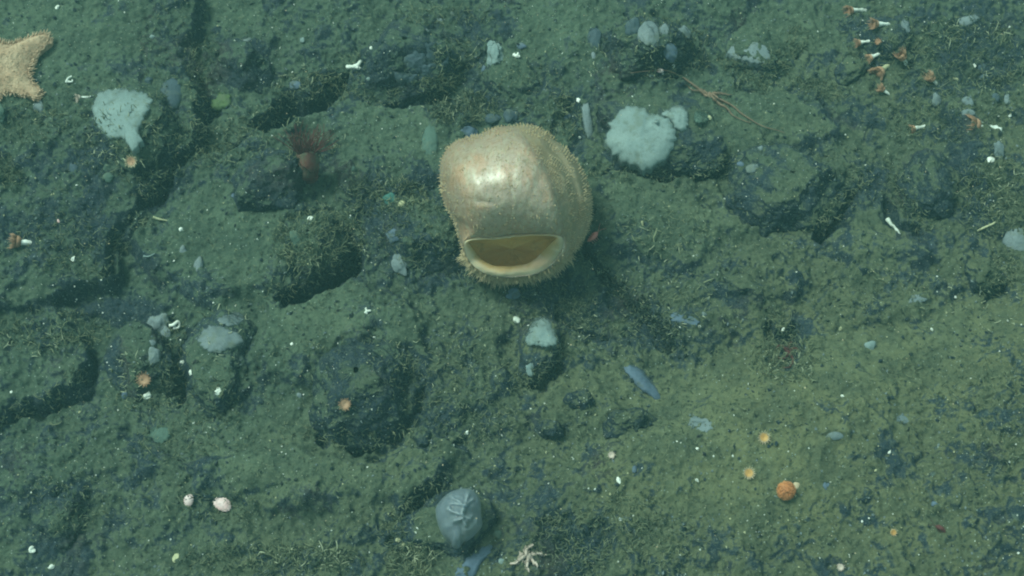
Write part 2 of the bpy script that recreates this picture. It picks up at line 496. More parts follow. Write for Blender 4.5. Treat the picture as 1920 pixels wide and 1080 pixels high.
def rock(poly, H, mat, label, seed, blocky=.55, rough=1.0, cat='rock', name='boulder', tilt=0.0):
    H = H * .9
    a = np.array(poly, float)
    c = a.mean(0)
    g = ground_px(c[0], c[1])
    zc = g[2] + H * .45
    pl = plane_pt(a[:, 0], a[:, 1], zc)[:, :2]
    loop = smooth_loop(pl, 220)
    cen = loop.mean(0)
    size = np.linalg.norm(loop - cen, axis=1).mean()
    nth = int(np.clip(2 * math.pi * size / .0032, 60, 420)); nph = int(np.clip(1.9 * (size + H) / .0032, 24, 150))
    loop = smooth_loop(pl, nth)
    if poly_area(loop) < 0: loop = loop[::-1]
    ph = np.linspace(0.0005, 1, nph) * math.pi * .80
    s = np.abs(np.sin(np.minimum(ph, math.pi))) ** blocky
    s = np.where(ph > math.pi / 2, 1 - (1 - np.sin(ph)) * .2, s)
    t = np.sign(np.cos(ph)) * np.abs(np.cos(ph)) ** .75
    X = cen[0] + s[:, None] * (loop[:, 0] - cen[0])[None]
    Y = cen[1] + s[:, None] * (loop[:, 1] - cen[1])[None]
    Z = g[2] + H * np.where(t < 0, t * 1.6, t)[:, None] * (1 + 0 * X)
    Z = Z + tilt * (X - cen[0])
    # shallow crown so the top is not a disc
    ux, uy = (X - cen[0]) / size, (Y - cen[1]) / size
    Z = Z - H * .22 * np.clip(t, 0, 1)[:, None] * (ux * ux + uy * uy) * .6
    rr_ = np.random.default_rng(seed)
    for _ in range(16):
        a_ = rr_.random() * 2 * math.pi; el = rr_.uniform(-.1, .9)
        nx_, ny_, nz_ = math.cos(a_) * math.cos(el), math.sin(a_) * math.cos(el), math.sin(el)
        pr = (X - cen[0]) * nx_ + (Y - cen[1]) * ny_ + (Z - g[2]) * nz_
        cut = pr.max() * rr_.uniform(.72, .93)
        ov = np.clip(pr - cut, 0, None) * .9
        X = X - ov * nx_; Y = Y - ov * ny_; Z = Z - ov * nz_
    dx, dy, dz = ux, uy, 0.5 * np.sign(Z - g[2])
    L = np.sqrt(dx * dx + dy * dy + dz * dz) + 1e-6
    amp = size * .085 * rough
    f0 = 1.6 / size
    n1 = fbm(X, Y, Z, freq=f0, octv=3, gain=.5, seed=seed) * amp
    n2 = -np.abs(fbm(X, Y, Z, freq=f0 * 2.6, octv=3, gain=.55, seed=seed + 9)) * amp * .35
    n3 = .0045 * fbm(X, Y, Z, freq=40, octv=4, gain=.62, seed=seed + 19) * rough
    nn = n1 + n2 + n3
    X = X + nn * dx / L; Y = Y + nn * dy / L; Z = Z + nn * .8 * dz / L
    V = np.stack([X, Y, Z], -1).reshape(-1, 3)
    F = grid_faces(nph, nth)[:, ::-1]
    loc = Vector((cen[0], cen[1], g[2]))
    o = mesh_np(name, V - np.array(loc), F[:, ::-1], M[mat])
    o.location = loc
    return tag(o, label, cat, 'boulders lying on the sea floor')

def poly_area(p):
    return .5 * np.sum(p[:, 0] * np.roll(p[:, 1], -1) - np.roll(p[:, 0], -1) * p[:, 1])

ROCKS = [
 ([(575,690),(600,650),(660,618),(720,612),(758,625),(770,680),(768,770),(740,795),(680,818),(610,810),(560,795),(580,740)], 0.1, 'rock_bare', 'large dark squarish boulder with a faint orange polyp on its front, lower left', .45),
 ([(1088,215),(1130,180),(1200,165),(1290,170),(1345,200),(1372,250),(1360,300),(1300,318),(1200,324),(1130,305),(1095,260)], .075, 'rock_bare', 'dark boulder capped by the big round white sponge', .5),
 ([(1330,360),(1360,300),(1420,255),(1500,250),(1580,270),(1622,330),(1610,370),(1560,390),(1550,430),(1500,455),(1440,450),(1390,400)], 0.085, 'rock_bare', 'broad dark boulder right of the white sponge boulder, upper right', .5),
 ([(1690,320),(1720,270),(1790,265),(1812,320),(1805,400),(1760,425),(1715,390)], 0.075, 'rock_bare', 'dark bare block below the white stalked polyp at the right', .45),
 ([(640,90),(680,50),(760,30),(850,40),(892,80),(870,130),(825,165),(760,178),(690,182),(650,150)], 0.1, 'rock_bare', 'bluish dark boulder at the top beside the black crevice and white coral bit', .5),
 ([(1100,70),(1140,45),(1230,35),(1300,50),(1312,100),(1295,130),(1210,132),(1120,130)], 0.065, 'rock_bare', 'dark rock at the top bearing a row of oval grey sponges', .5),
 ([(435,310),(460,270),(520,258),(565,290),(582,340),(550,385),(490,395),(445,380)], 0.07, 'rock_bare', 'dark rock just left of the red anemone', .6),
 ([(520,430),(550,390),(610,385),(645,420),(650,470),(620,505),(560,522),(522,500)], .070, 'rock_half', 'ragged overhanging rock above the black gap left of the large tunicate', .5),
 ([(690,380),(740,350),(830,350),(875,390),(885,470),(860,510),(790,520),(730,500),(700,450)], 0.065, 'rock_bare', 'rough dark rock touching the left side of the large tunicate', .6),
 ([(195,650),(230,610),(300,600),(322,640),(318,720),(290,755),(230,745),(200,710)], 0.062, 'rock_bare', 'dark rock carrying a round orange polyp at the left', .55),
 ([(340,590),(372,560),(440,555),(472,580),(478,650),(470,740),(455,800),(410,810),(370,770),(348,700)], .050, 'rock_half', 'tall rock under the flat grey white sponge in the left middle', .5),
 ([(760,960),(800,915),(870,895),(930,925),(945,990),(910,1040),(850,1060),(790,1050),(745,1010)], .030, 'rock_bare', 'dark low rock under the blue translucent sac', .7),
 ([(1808,490),(1850,474),(1876,490),(1882,520),(1855,532),(1818,522)], .035, 'rock_silt', 'small silt coated cobble near the right edge', .55),
 ([(1120,785),(1140,760),(1190,757),(1238,775),(1212,805),(1150,815),(1125,808)], .030, 'rock_bare', 'dark reddish brown stone below the long blue sponge', .55),
 ([(1008,797),(1038,788),(1064,800),(1056,813),(1020,814)], .018, 'rock_bare', 'small flat dark stone left of the reddish brown stone', .6),
 ([(50,950),(80,910),(140,905),(175,950),(160,1000),(110,1025),(60,1000)], .040, 'rock_bare', 'dark knobbly rock in the bottom left corner', .6),
 ([(965,640),(990,600),(1040,595),(1062,625),(1060,660),(1020,698),(975,715)], .040, 'rock_half', 'rock below the tunicate holding the pale fan shaped sponge', .55),
 ([(775,822),(790,806),(810,814),(808,836),(785,844)], .022, 'rock_bare', 'small dark lump right of the dark squarish boulder', .6),
 ([(830,812),(848,803),(866,810),(864,826),(842,830)], .020, 'rock_bare', 'small brown lump beside a white shell chip, lower middle', .6),
 ([(395,95),(420,70),(480,75),(508,110),(490,150),(420,152)], 0.045, 'rock_bare', 'low dark rock in the hollow near the top left', .6),
 ([(165,205),(200,160),(270,155),(322,170),(338,220),(310,290),(255,315),(200,295)], .045, 'rock_half', 'rock under the heart shaped white sponge at the upper left', .6),
 ([(1612,62),(1640,25),(1700,20),(1722,60),(1715,112),(1660,122),(1620,102)], .040, 'rock_bare', 'dark rock amid the cluster of orange stalked polyps', .6),
 ([(895,112),(920,75),(960,80),(1010,130),(1022,190),(960,202),(908,165)], .035, 'rock_half', 'rock behind the tunicate with a pale ridged sponge on top', .6),
 ([(1340,80),(1380,40),(1470,45),(1506,85),(1452,152),(1402,150),(1350,122)], .040, 'rock_silt', 'smooth silt covered boulder with a pale sponge patch on it', .6),
 ([(1060,735),(1085,722),(1110,735),(1105,760),(1075,768),(1056,755)], .028, 'rock_bare', 'dark crumbly stone left of the long blue sponge', .65),
 ([(1352,515),(1395,508),(1430,535),(1435,560),(1400,560),(1365,545)], .022, 'rock_bare', 'flat dark slab in the silt right of the track of dark grains', .6),
 ([(1555,125),(1590,105),(1625,118),(1615,148),(1575,155)], .028, 'rock_half', 'small half buried rock left of the orange stalked polyps', .6),
]
for i, (poly, H, mat, label, bl) in enumerate(ROCKS):
    rock(poly, H, mat, label, 100 + i * 13, bl)

# small loose stones, each its own object
bpy.context.view_layer.update()
DG = bpy.context.evaluated_depsgraph_get()
_cam = Vector(CAM)

def hit(px, py):
    d = Vector(raydir(px, py))
    ok, loc, nor, idx, ob, mx = S.ray_cast(DG, _cam, d)
    if not ok:
        p = plane_pt(px, py, 0); return np.array(p), np.array([0, 0, 1.])
    nor = np.array(nor)
    if nor @ BAK < 0: nor = -nor
    return np.array(loc), nor

# ------------------------------------------------------------------ shape builders
def mm(px, at):
    """size in metres of a span of px photo pixels at a point"""
    f = (np.asarray(at) - CAM) @ FWD
    return px * f * TX / 960

def sphere_grid(nr, nc):
    ph = np.linspace(0, math.pi, nr); th = np.linspace(0, 2 * math.pi, nc, endpoint=False)
    P, T = np.meshgrid(ph, th, indexing='ij')
    return np.sin(P) * np.cos(T), np.sin(P) * np.sin(T), np.cos(P)

def frame(n, toward=.6):
    """X along image right, Y image up, Z between surface normal and the viewer"""
    z = n * (1 - toward) + BAK * toward; z = z / np.linalg.norm(z)
    x = RGT - z * (RGT @ z); x /= np.linalg.norm(x)
    y = np.cross(z, x)
    return x, y, z

def blob(name, px, py, rx, ry, mat, label, cat, group=None, rot=0.0, h=.6, lump=.18, seed=0, lift=.25, parent=None, res=1.0, pinch=0.0):
    p, n = hit(px, py)
    x, y, z = frame(n)
    a, b = mm(rx, p), mm(ry, p)
    c = h * .5 * (a + b)
    r = max(rx, ry)
    nc = int(np.clip(r * 1.6, 14, 72) * res); nr = int(nc * .6)
    u, v, w = sphere_grid(nr, nc)
    k = 1 + lump * fbm(u, v, w, freq=1.3, octv=3, gain=.55, seed=seed + 300)
    u2, v2, w2 = u * k, v * k, w * k
    u2 = u2 * (1 - pinch * v2)
    cr, sr = math.cos(rot), math.sin(rot)
    lx = (u2 * a * cr - v2 * b * sr); ly = (u2 * a * sr + v2 * b * cr); lz = w2 * c
    V = lx[..., None] * x + ly[..., None] * y + (lz + c * lift)[..., None] * z
    o = mesh_np(name, V.reshape(-1, 3), grid_faces(nr, nc), M[mat], parent)
    o.location = Vector(p) if parent is None else o.location
    if parent is None: tag(o, label, cat, group)
    return o

def crust(name, poly, thick, mat, label, cat, group=None, seed=0, follow=.5, rim=.45):
    """a soft cushion that lies on whatever stone is under its outline"""
    a = np.array(poly, float); loop = smooth_loop(a, 96)
    cen = loop.mean(0); nr = 26
    nc = len(loop)
    rad = np.abs(loop - cen).mean() * 2
    jag = 1 + .06 * vn(np.arange(nc) * .7, np.zeros(nc), seed=seed) + .02 * vn(np.arange(nc) * 1.9, np.ones(nc) * 3, seed=seed) + .05 * vn(np.arange(nc) * .31, np.ones(nc), seed=seed + 1)
    rr = np.linspace(0, 1, nr) ** .75
    P = cen + rr[:, None, None] * (loop - cen)[None] * (1 + (jag[None, :] - 1) * (rr ** 3)[:, None])[..., None]
    H = np.zeros((nr, nc, 3)); N = np.zeros(3)
    h0, n0 = hit(*cen)
    for i in range(nr):
        for j in range(nc):
            if i == 0: H[i, j] = h0; continue
            q, nq = hit(*P[i, j]); H[i, j] = q; N = N + nq
    N = N / np.linalg.norm(N)
    Q = H.reshape(-1, 3); Am = np.c_[Q[:, :2], np.ones(len(Q))]
    co, *_ = np.linalg.lstsq(Am, Q[:, 2], rcond=None)
    base = (Am @ co).reshape(nr, nc)
    res = np.clip(H[..., 2] - base, -.03, .03)
    ker = res.copy()
    for _ in range(3):
        ker = (ker + np.roll(ker, 1, 1) + np.roll(ker, -1, 1)) / 3
        ker[1:-1] = (ker[:-2] + ker[1:-1] + ker[2:]) / 3
    # keep the projected outline: slide along the sight line to the wanted height
    D = raydir(P[..., 0], P[..., 1])
    prof = np.clip(1 - rr ** 2, 0, 1) ** rim
    lum = 1 + .07 * fbm(P[..., 0] / rad, P[..., 1] / rad, freq=3.0, octv=3, gain=.5, seed=seed + 7)
    zt = base + ker * follow * (.4 if thick < .013 else .12) + (thick * prof[:, None] * lum - .004)
    t = (zt - CAM[2]) / D[..., 2]
    V = CAM + D * t[..., None]
    V[-1] = V[-1] - np.array([0, 0, .012])
    o = mesh_np(name, V.reshape(-1, 3) - h0, grid_faces(nr, nc)[:, ::-1], M[mat])
    o.location = Vector(h0)
    return tag(o, label, cat, group)

def tube(pts, rad, seg=7):
    """verts, faces of a tapered tube along 3-D points"""
    P = np.array(pts, float); n = len(P)
    rad = np.broadcast_to(np.asarray(rad, float), (n,))
    T = np.gradient(P, axis=0); T /= np.linalg.norm(T, axis=1, keepdims=True) + 1e-12
    ref = np.array([.3, .2, .93]);
    A = np.cross(T, ref); A /= np.linalg.norm(A, axis=1, keepdims=True) + 1e-9
    B = np.cross(T, A)
    th = np.linspace(0, 2 * math.pi, seg, endpoint=False)
    V = P[:, None] + rad[:, None, None] * (np.cos(th)[None, :, None] * A[:, None] + np.sin(th)[None, :, None] * B[:, None])
    F = grid_faces(n, seg)
    V = np.r_[V.reshape(-1, 3), P[:1], P[-1:]]
    k = np.arange(seg); a = n * seg
    cap1 = np.stack([np.full(seg, a), (k + 1) % seg, k], -1)
    cap2 = np.stack([np.full(seg, a + 1), (n - 1) * seg + k, (n - 1) * seg + (k + 1) % seg], -1)
    return V, F, np.r_[cap1, cap2]

def join(parts):
    Vs, Q, T = [], [], []; off = 0
    for V, F, c in parts:
        Vs.append(V); Q.append(F + off); T.append(c + off); off += len(V)
    return np.concatenate(Vs), [np.concatenate(Q), np.concatenate(T)]

def spline(pts, n):
    P = np.array(pts, float)
    if len(P) < 3:
        t = np.linspace(0, 1, n)[:, None]; return P[0] + (P[-1] - P[0]) * t
    k = len(P); t = np.linspace(0, k - 1 - 1e-6, n); i = t.astype(int); f = (t - i)[:, None]
    g = lambda q: P[np.clip(q, 0, k - 1)]
    p0, p1, p2, p3 = g(i - 1), g(i), g(i + 1), g(i + 2)
    return .5 * (2 * p1 + (p2 - p0) * f + (2 * p0 - 5 * p1 + 4 * p2 - p3) * f ** 2 + (3 * p1 - p0 - 3 * p2 + p3) * f ** 3)

def surf_line(pxs, lift):
    out = []
    for (x, y) in pxs:
        p, n = hit(x, y); out.append(p + lift * (n * .4 + np.array([0, 0, .6])))
    return np.array(out)

# ------------------------------------------------------------------ the large tunicate
def make_tunicate():
    TC = np.array([962.0, 385.0])
    g, _ = hit(*TC)
    d = raydir(*TC)
    org = g - d * .105                       # middle of the hood, clear of the stones
    sc = mm(1.0, org)
    zc = -d; xr = RGT - zc * (RGT @ zc); xr /= np.linalg.norm(xr); yu = np.cross(zc, xr)
    def W(px, py, dz):
        px = np.asarray(px); py = np.asarray(py); dz = np.asarray(dz)
        k = 1 - dz / np.linalg.norm(org - CAM)          # keep the outline where it is seen
        return ((px - TC[0]) * sc * k)[..., None] * xr + ((TC[1] - py) * sc * k)[..., None] * yu + dz[..., None] * zc
    MC = np.array([958.0, 466.0])
    NA = 240
    ang = np.linspace(0, 2 * math.pi, NA, endpoint=False)      # 0 right, pi/2 up
    def by_angle(poly):
        L = smooth_loop(poly, 800)
        a = np.arctan2(-(L[:, 1] - MC[1]), L[:, 0] - MC[0]); r = np.hypot(L[:, 0] - MC[0], L[:, 1] - MC[1])
        o = np.argsort(a); a, r = a[o], r[o]
        rr = np.interp(ang, np.r_[a - 2 * math.pi, a, a + 2 * math.pi], np.r_[r, r, r])
        return np.stack([MC[0] + rr * np.cos(ang), MC[1] - rr * np.sin(ang)], -1)
    inner = by_angle([(880,454),(905,450),(930,449),(961,445),(985,443.5),(1012,442.5),(1042,445),(1031,459),(1018,472),(1002,487),(984,495),(965,498.5),(946,499),(924,497),(909,490),(896,479),(886,466)])
    crest = by_angle([(875,454),(905,449),(930,448.5),(961,444.5),(986,443),(1013,442),(1046,446),(1049,459),(1040,475),(1021,493),(996,505),(968,510),(945,511),(917,506),(896,492),(882,473)])
    lip = by_angle([(870,454),(890,445),(920,444.5),(960,440.5),(1000,438.5),(1032,438.5),(1053,445),(1056,460),(1046,480),(1029,499),(1003,513),(970,518),(944,518.5),(911,512),(888,498),(873,476)])
    sil = by_angle([(961,237),(987,236),(1020,246),(1039,262),(1065,284),(1088,313),(1103,346),(1110,381),(1106,414),(1098,443),(1081,468),(1059,487),(1037,503),(1007,516),(974,522),(942,523),(910,516),(884,495),(870,475),(862,450),(850,414),(834,385),(826,349),(825,313),(833,288),(851,267),(877,258),(903,251),(919,243),(939,238)])
    up = np.clip(np.sin(ang), -1, 1)
    mm1 = .001
    z_in = np.where(up > 0, .128, .086 + .042 * np.cos(ang) ** 2) * 1.0
    z_in = .086 + .046 * sstep(-.35, .35, up)
    rings = []; kinds = []
    # cavity
    for f, dz in ((.0, .036), (.35, .037), (.7, .041), (.88, .048), (.97, .058), (1.0, .067), (1.0, .077)):
        w = sstep(0, .09, np.full(NA, dz))
        rings.append(W(MC[0] + f * (inner[:, 0] - MC[0]), MC[1] + 2 * (1 - f) * 0 + f * (inner[:, 1] - MC[1]), np.full(NA, dz) + (z_in - .086) * w + .004 * f * np.abs(fbm(ang * 3.2, ang * 0, freq=1, octv=2, seed=44)) * (1 if f < .98 else 0)))
    n_cav = len(rings)
    rings.append(W(inner[:, 0], inner[:, 1], z_in))
    n1 = len(rings) - 1
    mid = .5 * (inner + crest)
    rings.append(W(mid[:, 0], mid[:, 1], z_in + .005))
    rings.append(W(crest[:, 0], crest[:, 1], z_in + .006))
    mid = .5 * (lip + crest)
    rings.append(W(mid[:, 0], mid[:, 1], z_in + .004))
    rings.append(W(lip[:, 0], lip[:, 1], z_in - .001))
    n2 = len(rings) - 1
    NB_ = 64; rear = [np.zeros(NA)]
    L = np.linalg.norm(sil - lip, axis=1)
    for t in np.linspace(0, 1, NB_)[1:]:
        e = np.sin(t * math.pi / 2) ** 1.15
        xy = lip + (sil - lip) * e
        dome = .52 * L * sc * (np.sin(math.pi * t ** .85)) ** .9
        z = (z_in - .001) * np.cos(t * math.pi / 2) ** .8 + dome * np.cos(t * math.pi / 2) ** .25
        # the left front of the hood swells out; the part right of the fold lies lower
        sw = np.exp(-(((xy[:, 0] - 915) / 76) ** 2 + ((xy[:, 1] - 318) / 72) ** 2)); z = z + .016 * sw * (1 - t ** 3)
        fold = np.interp(xy[:, 1], [236, 262, 300, 345, 395, 440, 500], [962, 985, 1014, 1038, 1050, 1053, 1075])
        dd = xy[:, 0] - fold; rear_f = sstep(-3, 9, dd)
        z = z - (.042 * sstep(-4, 30, dd) + .016 * np.exp(-((dd - 4) / 8) ** 2)) * (1 - t ** 6)
        ridge = np.sin(dd * .22 + xy[:, 1] * .008) * sstep(8, 25, dd)
        z = z + .0075 * ridge * (1 - t ** 4)
        dent = np.exp(-(((xy[:, 0] - 905) / 22) ** 2 + ((xy[:, 1] - 378 - (xy[:, 0] - 905) * .08) / 5) ** 2)); z = z - .004 * dent
        z = z + ((.0014 + .003 * rear_f) * fbm(xy[:, 0], xy[:, 1], freq=.018, octv=3, seed=17) + (.0006 + .0014 * rear_f) * fbm(xy[:, 0], xy[:, 1], freq=.07, octv=3, seed=27)) * (1 - t ** 6) * min(1, t * 6)
        rings.append(W(xy[:, 0], xy[:, 1], z)); rear.append(sstep(-3, 9, dd))
    BC = np.array([985.0, 372.0])
    for s_ in np.linspace(0, 1, 26)[1:]:
        k = math.cos(s_ * math.pi / 2) ** .8
        xy = BC + (sil - BC) * max(k, .02)
        z = np.full(NA, -.125 * math.sin(s_ * math.pi / 2) ** 1.1)
        rings.append(W(xy[:, 0], xy[:, 1], z)); rear.append(rear[-1])
    A = np.array(rings)
    for i in range(n1 - 1, n2 + 3):     # an irregular, slightly puckered lip
        A[i] = A[i] + (.0016 * fbm(ang * 2, ang * 0 + i * .15, freq=1.0, octv=2, seed=6))[:, None] * zc + (.0010 * fbm(ang * 2.5, ang * 0 + i * .1, freq=1, octv=2, seed=16))[:, None] * yu
    root = thing('tunicate', org, 'large peach coloured translucent tunicate with a wide gaping mouth, in the middle of the scene', 'tunicate')
    def part(name, i0, i1, mat, attrs=None):
        o = mesh_np(name, A[i0:i1 + 1].reshape(-1, 3), grid_faces(i1 - i0 + 1, NA), mat, attrs=attrs)
        o.parent = root
        return o
    # body skin
    m, n, l, p = newmat('tunicate_skin'); b = NB(n, l)
    tc = n.new('ShaderNodeTexCoord'); pos = tc.outputs['Object']
    f = b.noise(pos, 14, 4, .6); g2 = b.noise(pos, 130, 4, .7)
    mp = n.new('ShaderNodeMapping'); l.new(pos, mp.inputs[0]); mp.inputs['Scale'].default_value = (2.6, .45, .9)
    st = b.noise(mp.outputs[0], 60, 3, .6)
    col = b.mix(b.step(f, .42, .60), (0.475, 0.335, 0.255), (0.550, 0.310, 0.195))
    col = b.mix(b.math('MULTIPLY', b.step(st, .46, .62), .8), col, (0.52, 0.42, 0.31))
    col = b.mix(b.step(b.noise(pos, 9, 2), .60, .76), col, (0.36, 0.325, 0.265))
    col = b.mix(b.math('MULTIPLY', b.step(g2, .49, .34), .6), col, (0.29, 0.19, 0.095))
    col = b.mix(b.math('MULTIPLY', b.step(g2, .58, .72), .5), col, (0.60, 0.52, 0.36))
    ra = n.new('ShaderNodeAttribute'); ra.attribute_name = 'rear'; rf = ra.outputs['Fac']
    vein = b.step(b.math('ABSOLUTE', b.math('SUBTRACT', b.noise(pos, 24, 4, .6, .8), .5)), .035, .0)
    col = b.mix(b.math('MULTIPLY', vein, .5), col, (0.33, 0.19, 0.095))
    dust = b.step(b.noise(pos, 55, 5, .7), .54, .70)
    col = b.mix(b.math('MULTIPLY', dust, .65), col, (0.27, 0.235, 0.145))
    col = b.mix(b.math('MULTIPLY', rf, .75), col, b.mix(st, (0.24, 0.19, 0.11), (0.37, 0.30, 0.195)))
    l.new(col, p.inputs['Base Color'])
    l.new(b.math('ADD', b.math('MULTIPLY', rf, .25), .55), p.inputs['Roughness'])
    l.new(b.math('MULTIPLY', b.math('SUBTRACT', 1.0, rf), b.math('SUBTRACT', 1.0, b.math('MULTIPLY', dust, .7))), p.inputs['Coat Weight'])
    p.inputs['Coat IOR'].default_value = 2.2
    p.inputs['Specular Tint'].default_value = (.75, .9, 1, 1)
    p.inputs['Specular IOR Level'].default_value = .3
    p.inputs['Coat Roughness'].default_value = .50
    p.inputs['Subsurface Weight'].default_value = .5
    p.inputs['Subsurface Radius'].default_value = (.03, .022, .012)
    p.inputs['Subsurface Scale'].default_value = .6
    hb = b.math('ADD', b.math('MULTIPLY', g2, .8), b.math('ADD', b.math('MULTIPLY', st, .45), b.math('MULTIPLY', b.noise(pos, 38, 4, .6), .7)))
    nb = b.bump(hb, .5, .005)
    l.new(nb, p.inputs['Normal']); l.new(b.bump(b.noise(pos, 48, 4, .65), .30, .006), p.inputs['Coat Normal'])
    lw = n.new('ShaderNodeLayerWeight'); lw.inputs[0].default_value = .35
    tr = n.new('ShaderNodeBsdfTransparent'); mx = n.new('ShaderNodeMixShader')
    l.new(b.math('ADD', b.math('MULTIPLY', lw.outputs['Facing'], .42), .05), mx.inputs[0]); l.new(p.outputs[0], mx.inputs[1]); l.new(tr.outputs[0], mx.inputs[2])
    l.new(mx.outputs[0], n['Material Output'].inputs['Surface'])
    M['tunicate'] = m
    M['tunicate_inside'] = soft_mat('tunicate_inside', (0.70, 0.435, 0.145), (0.52, 0.31, 0.10), .6, .3, 24, .4, .4)
    lm, n_, l_, p_ = newmat('tunicate_lip'); b_ = NB(n_, l_)
    ed = n_.new('ShaderNodeAttribute'); ed.attribute_name = 'edge'
    tcl = n_.new('ShaderNodeTexCoord'); f_ = b_.noise(tcl.outputs['Object'], 70, 4, .6)
    e_ = b_.step(b_.math('ADD', ed.outputs['Fac'], b_.math('MULTIPLY', b_.math('SUBTRACT', f_, .5), .5)), .0, .75)
    c_ = b_.mix(e_, (0.40, 0.245, 0.095), (0.52, 0.415, 0.285))
    c_ = b_.mix(b_.step(b_.noise(tcl.outputs['Object'], 20, 3), .5, .7), c_, (0.50, 0.33, 0.21))
    l_.new(c_, p_.inputs['Base Color']); p_.inputs['Roughness'].default_value = .55; p_.inputs['Specular IOR Level'].default_value = .35
    p_.inputs['Subsurface Weight'].default_value = .5; p_.inputs['Subsurface Radius'].default_value = (.03, .02, .01); p_.inputs['Subsurface Scale'].default_value = .5
    l_.new(b_.bump(f_, .4, .004), p_.inputs['Normal'])
    part('hood', n2, len(rings) - 1, m, {'rear': np.array(rear).ravel()})
    part('lip', n1, n2, lm, {'edge': np.repeat(np.linspace(0, 1, n2 - n1 + 1), NA)})
    part('mouth_lining', 0, n1, M['tunicate_inside'])
    # soft papillae all over the hood, longest along the lower lip
    body = A[n2 + 1:n2 + NB_ + 10]
    nr = len(body)
    gu = np.gradient(body, axis=1); gv = np.gradient(body, axis=0)
    nor = np.cross(gu, gv); nor /= np.linalg.norm(nor, axis=2, keepdims=True) + 1e-12
    cent = body.reshape(-1, 3).mean(0)
    if np.mean(np.sum(nor * (body - cent), axis=2)) < 0: nor = -nor
    parts = []
    area = np.linalg.norm(np.cross(gu, gv), axis=2).ravel(); area = area * (1 + 1.6 * np.array(rear)[1:len(body) + 1].ravel()); area /= area.sum()
    pick = rng.choice(area.size, 5200, p=area)
    low = [(i, j) for i in range(30, nr, 3) for j in range(NA) if up[j] < -.12 and rng.random() < .55]
    rimi = [(nr - rng.integers(6, 22), rng.integers(0, NA)) for _ in range(1500)]
    glossy = W(np.array(905.), np.array(315.), np.array(.14))
    for q in [(k // NA, k % NA) for k in pick] + low + rimi:
        i, j = int(q[0]), int(q[1]); P0 = body[i, j]
        near = np.linalg.norm(P0 - glossy)
        if math.cos(ang[j]) < -.35 and up[j] > -.1 and rng.random() < .3: continue
        if near < .055 and rng.random() < .8: continue
        if i > 22 and vn(P0[0] * 45, P0[1] * 45, P0[2] * 45, seed=3) < -.15 and up[j] > 0: continue
        ln = (.0010 + .0042 * rng.random() ** 1.8) * (1 + .6 * vn(P0[0] * 60, P0[1] * 60, P0[2] * 60, seed=23)) * (1.0 if i < 45 else 1.25)
        if up[j] < -.1 and i > 10: ln *= 2.7
        rad = (.0005 + .0004 * rng.random()) * (1.3 if up[j] < -.1 else 1)
        dirn = nor[i, j] + (.6 if up[j] > -.1 else .3) * rng.normal(size=3); dirn /= np.linalg.norm(dirn)
        parts.append(tube([P0 - dirn * .001, P0 + dirn * ln * .55, P0 + dirn * ln], [rad, rad * .8, rad * .25], 5))
    V, F = join(parts)
    pm = soft_mat('tunicate_papillae', (0.45, 0.34, 0.21), (0.38, 0.28, 0.16), .6, .3, 20, .0, .3)
    o = mesh_np('papillae', V, F, pm); o.parent = root; o['kind'] = 'stuff'
    # short stalk that holds it to the stones
    base = W(np.array(BC[0]), np.array(BC[1]), np.array(-.118))
    foot = base - zc * .05 - np.array([0, 0, .05])
    V, F, c = tube(spline([base + zc * .02, base - zc * .02, foot], 12), np.linspace(.045, .032, 12), 24)
    o = mesh_np('stalk', V, [F, c], m); o.parent = root
make_tunicate()

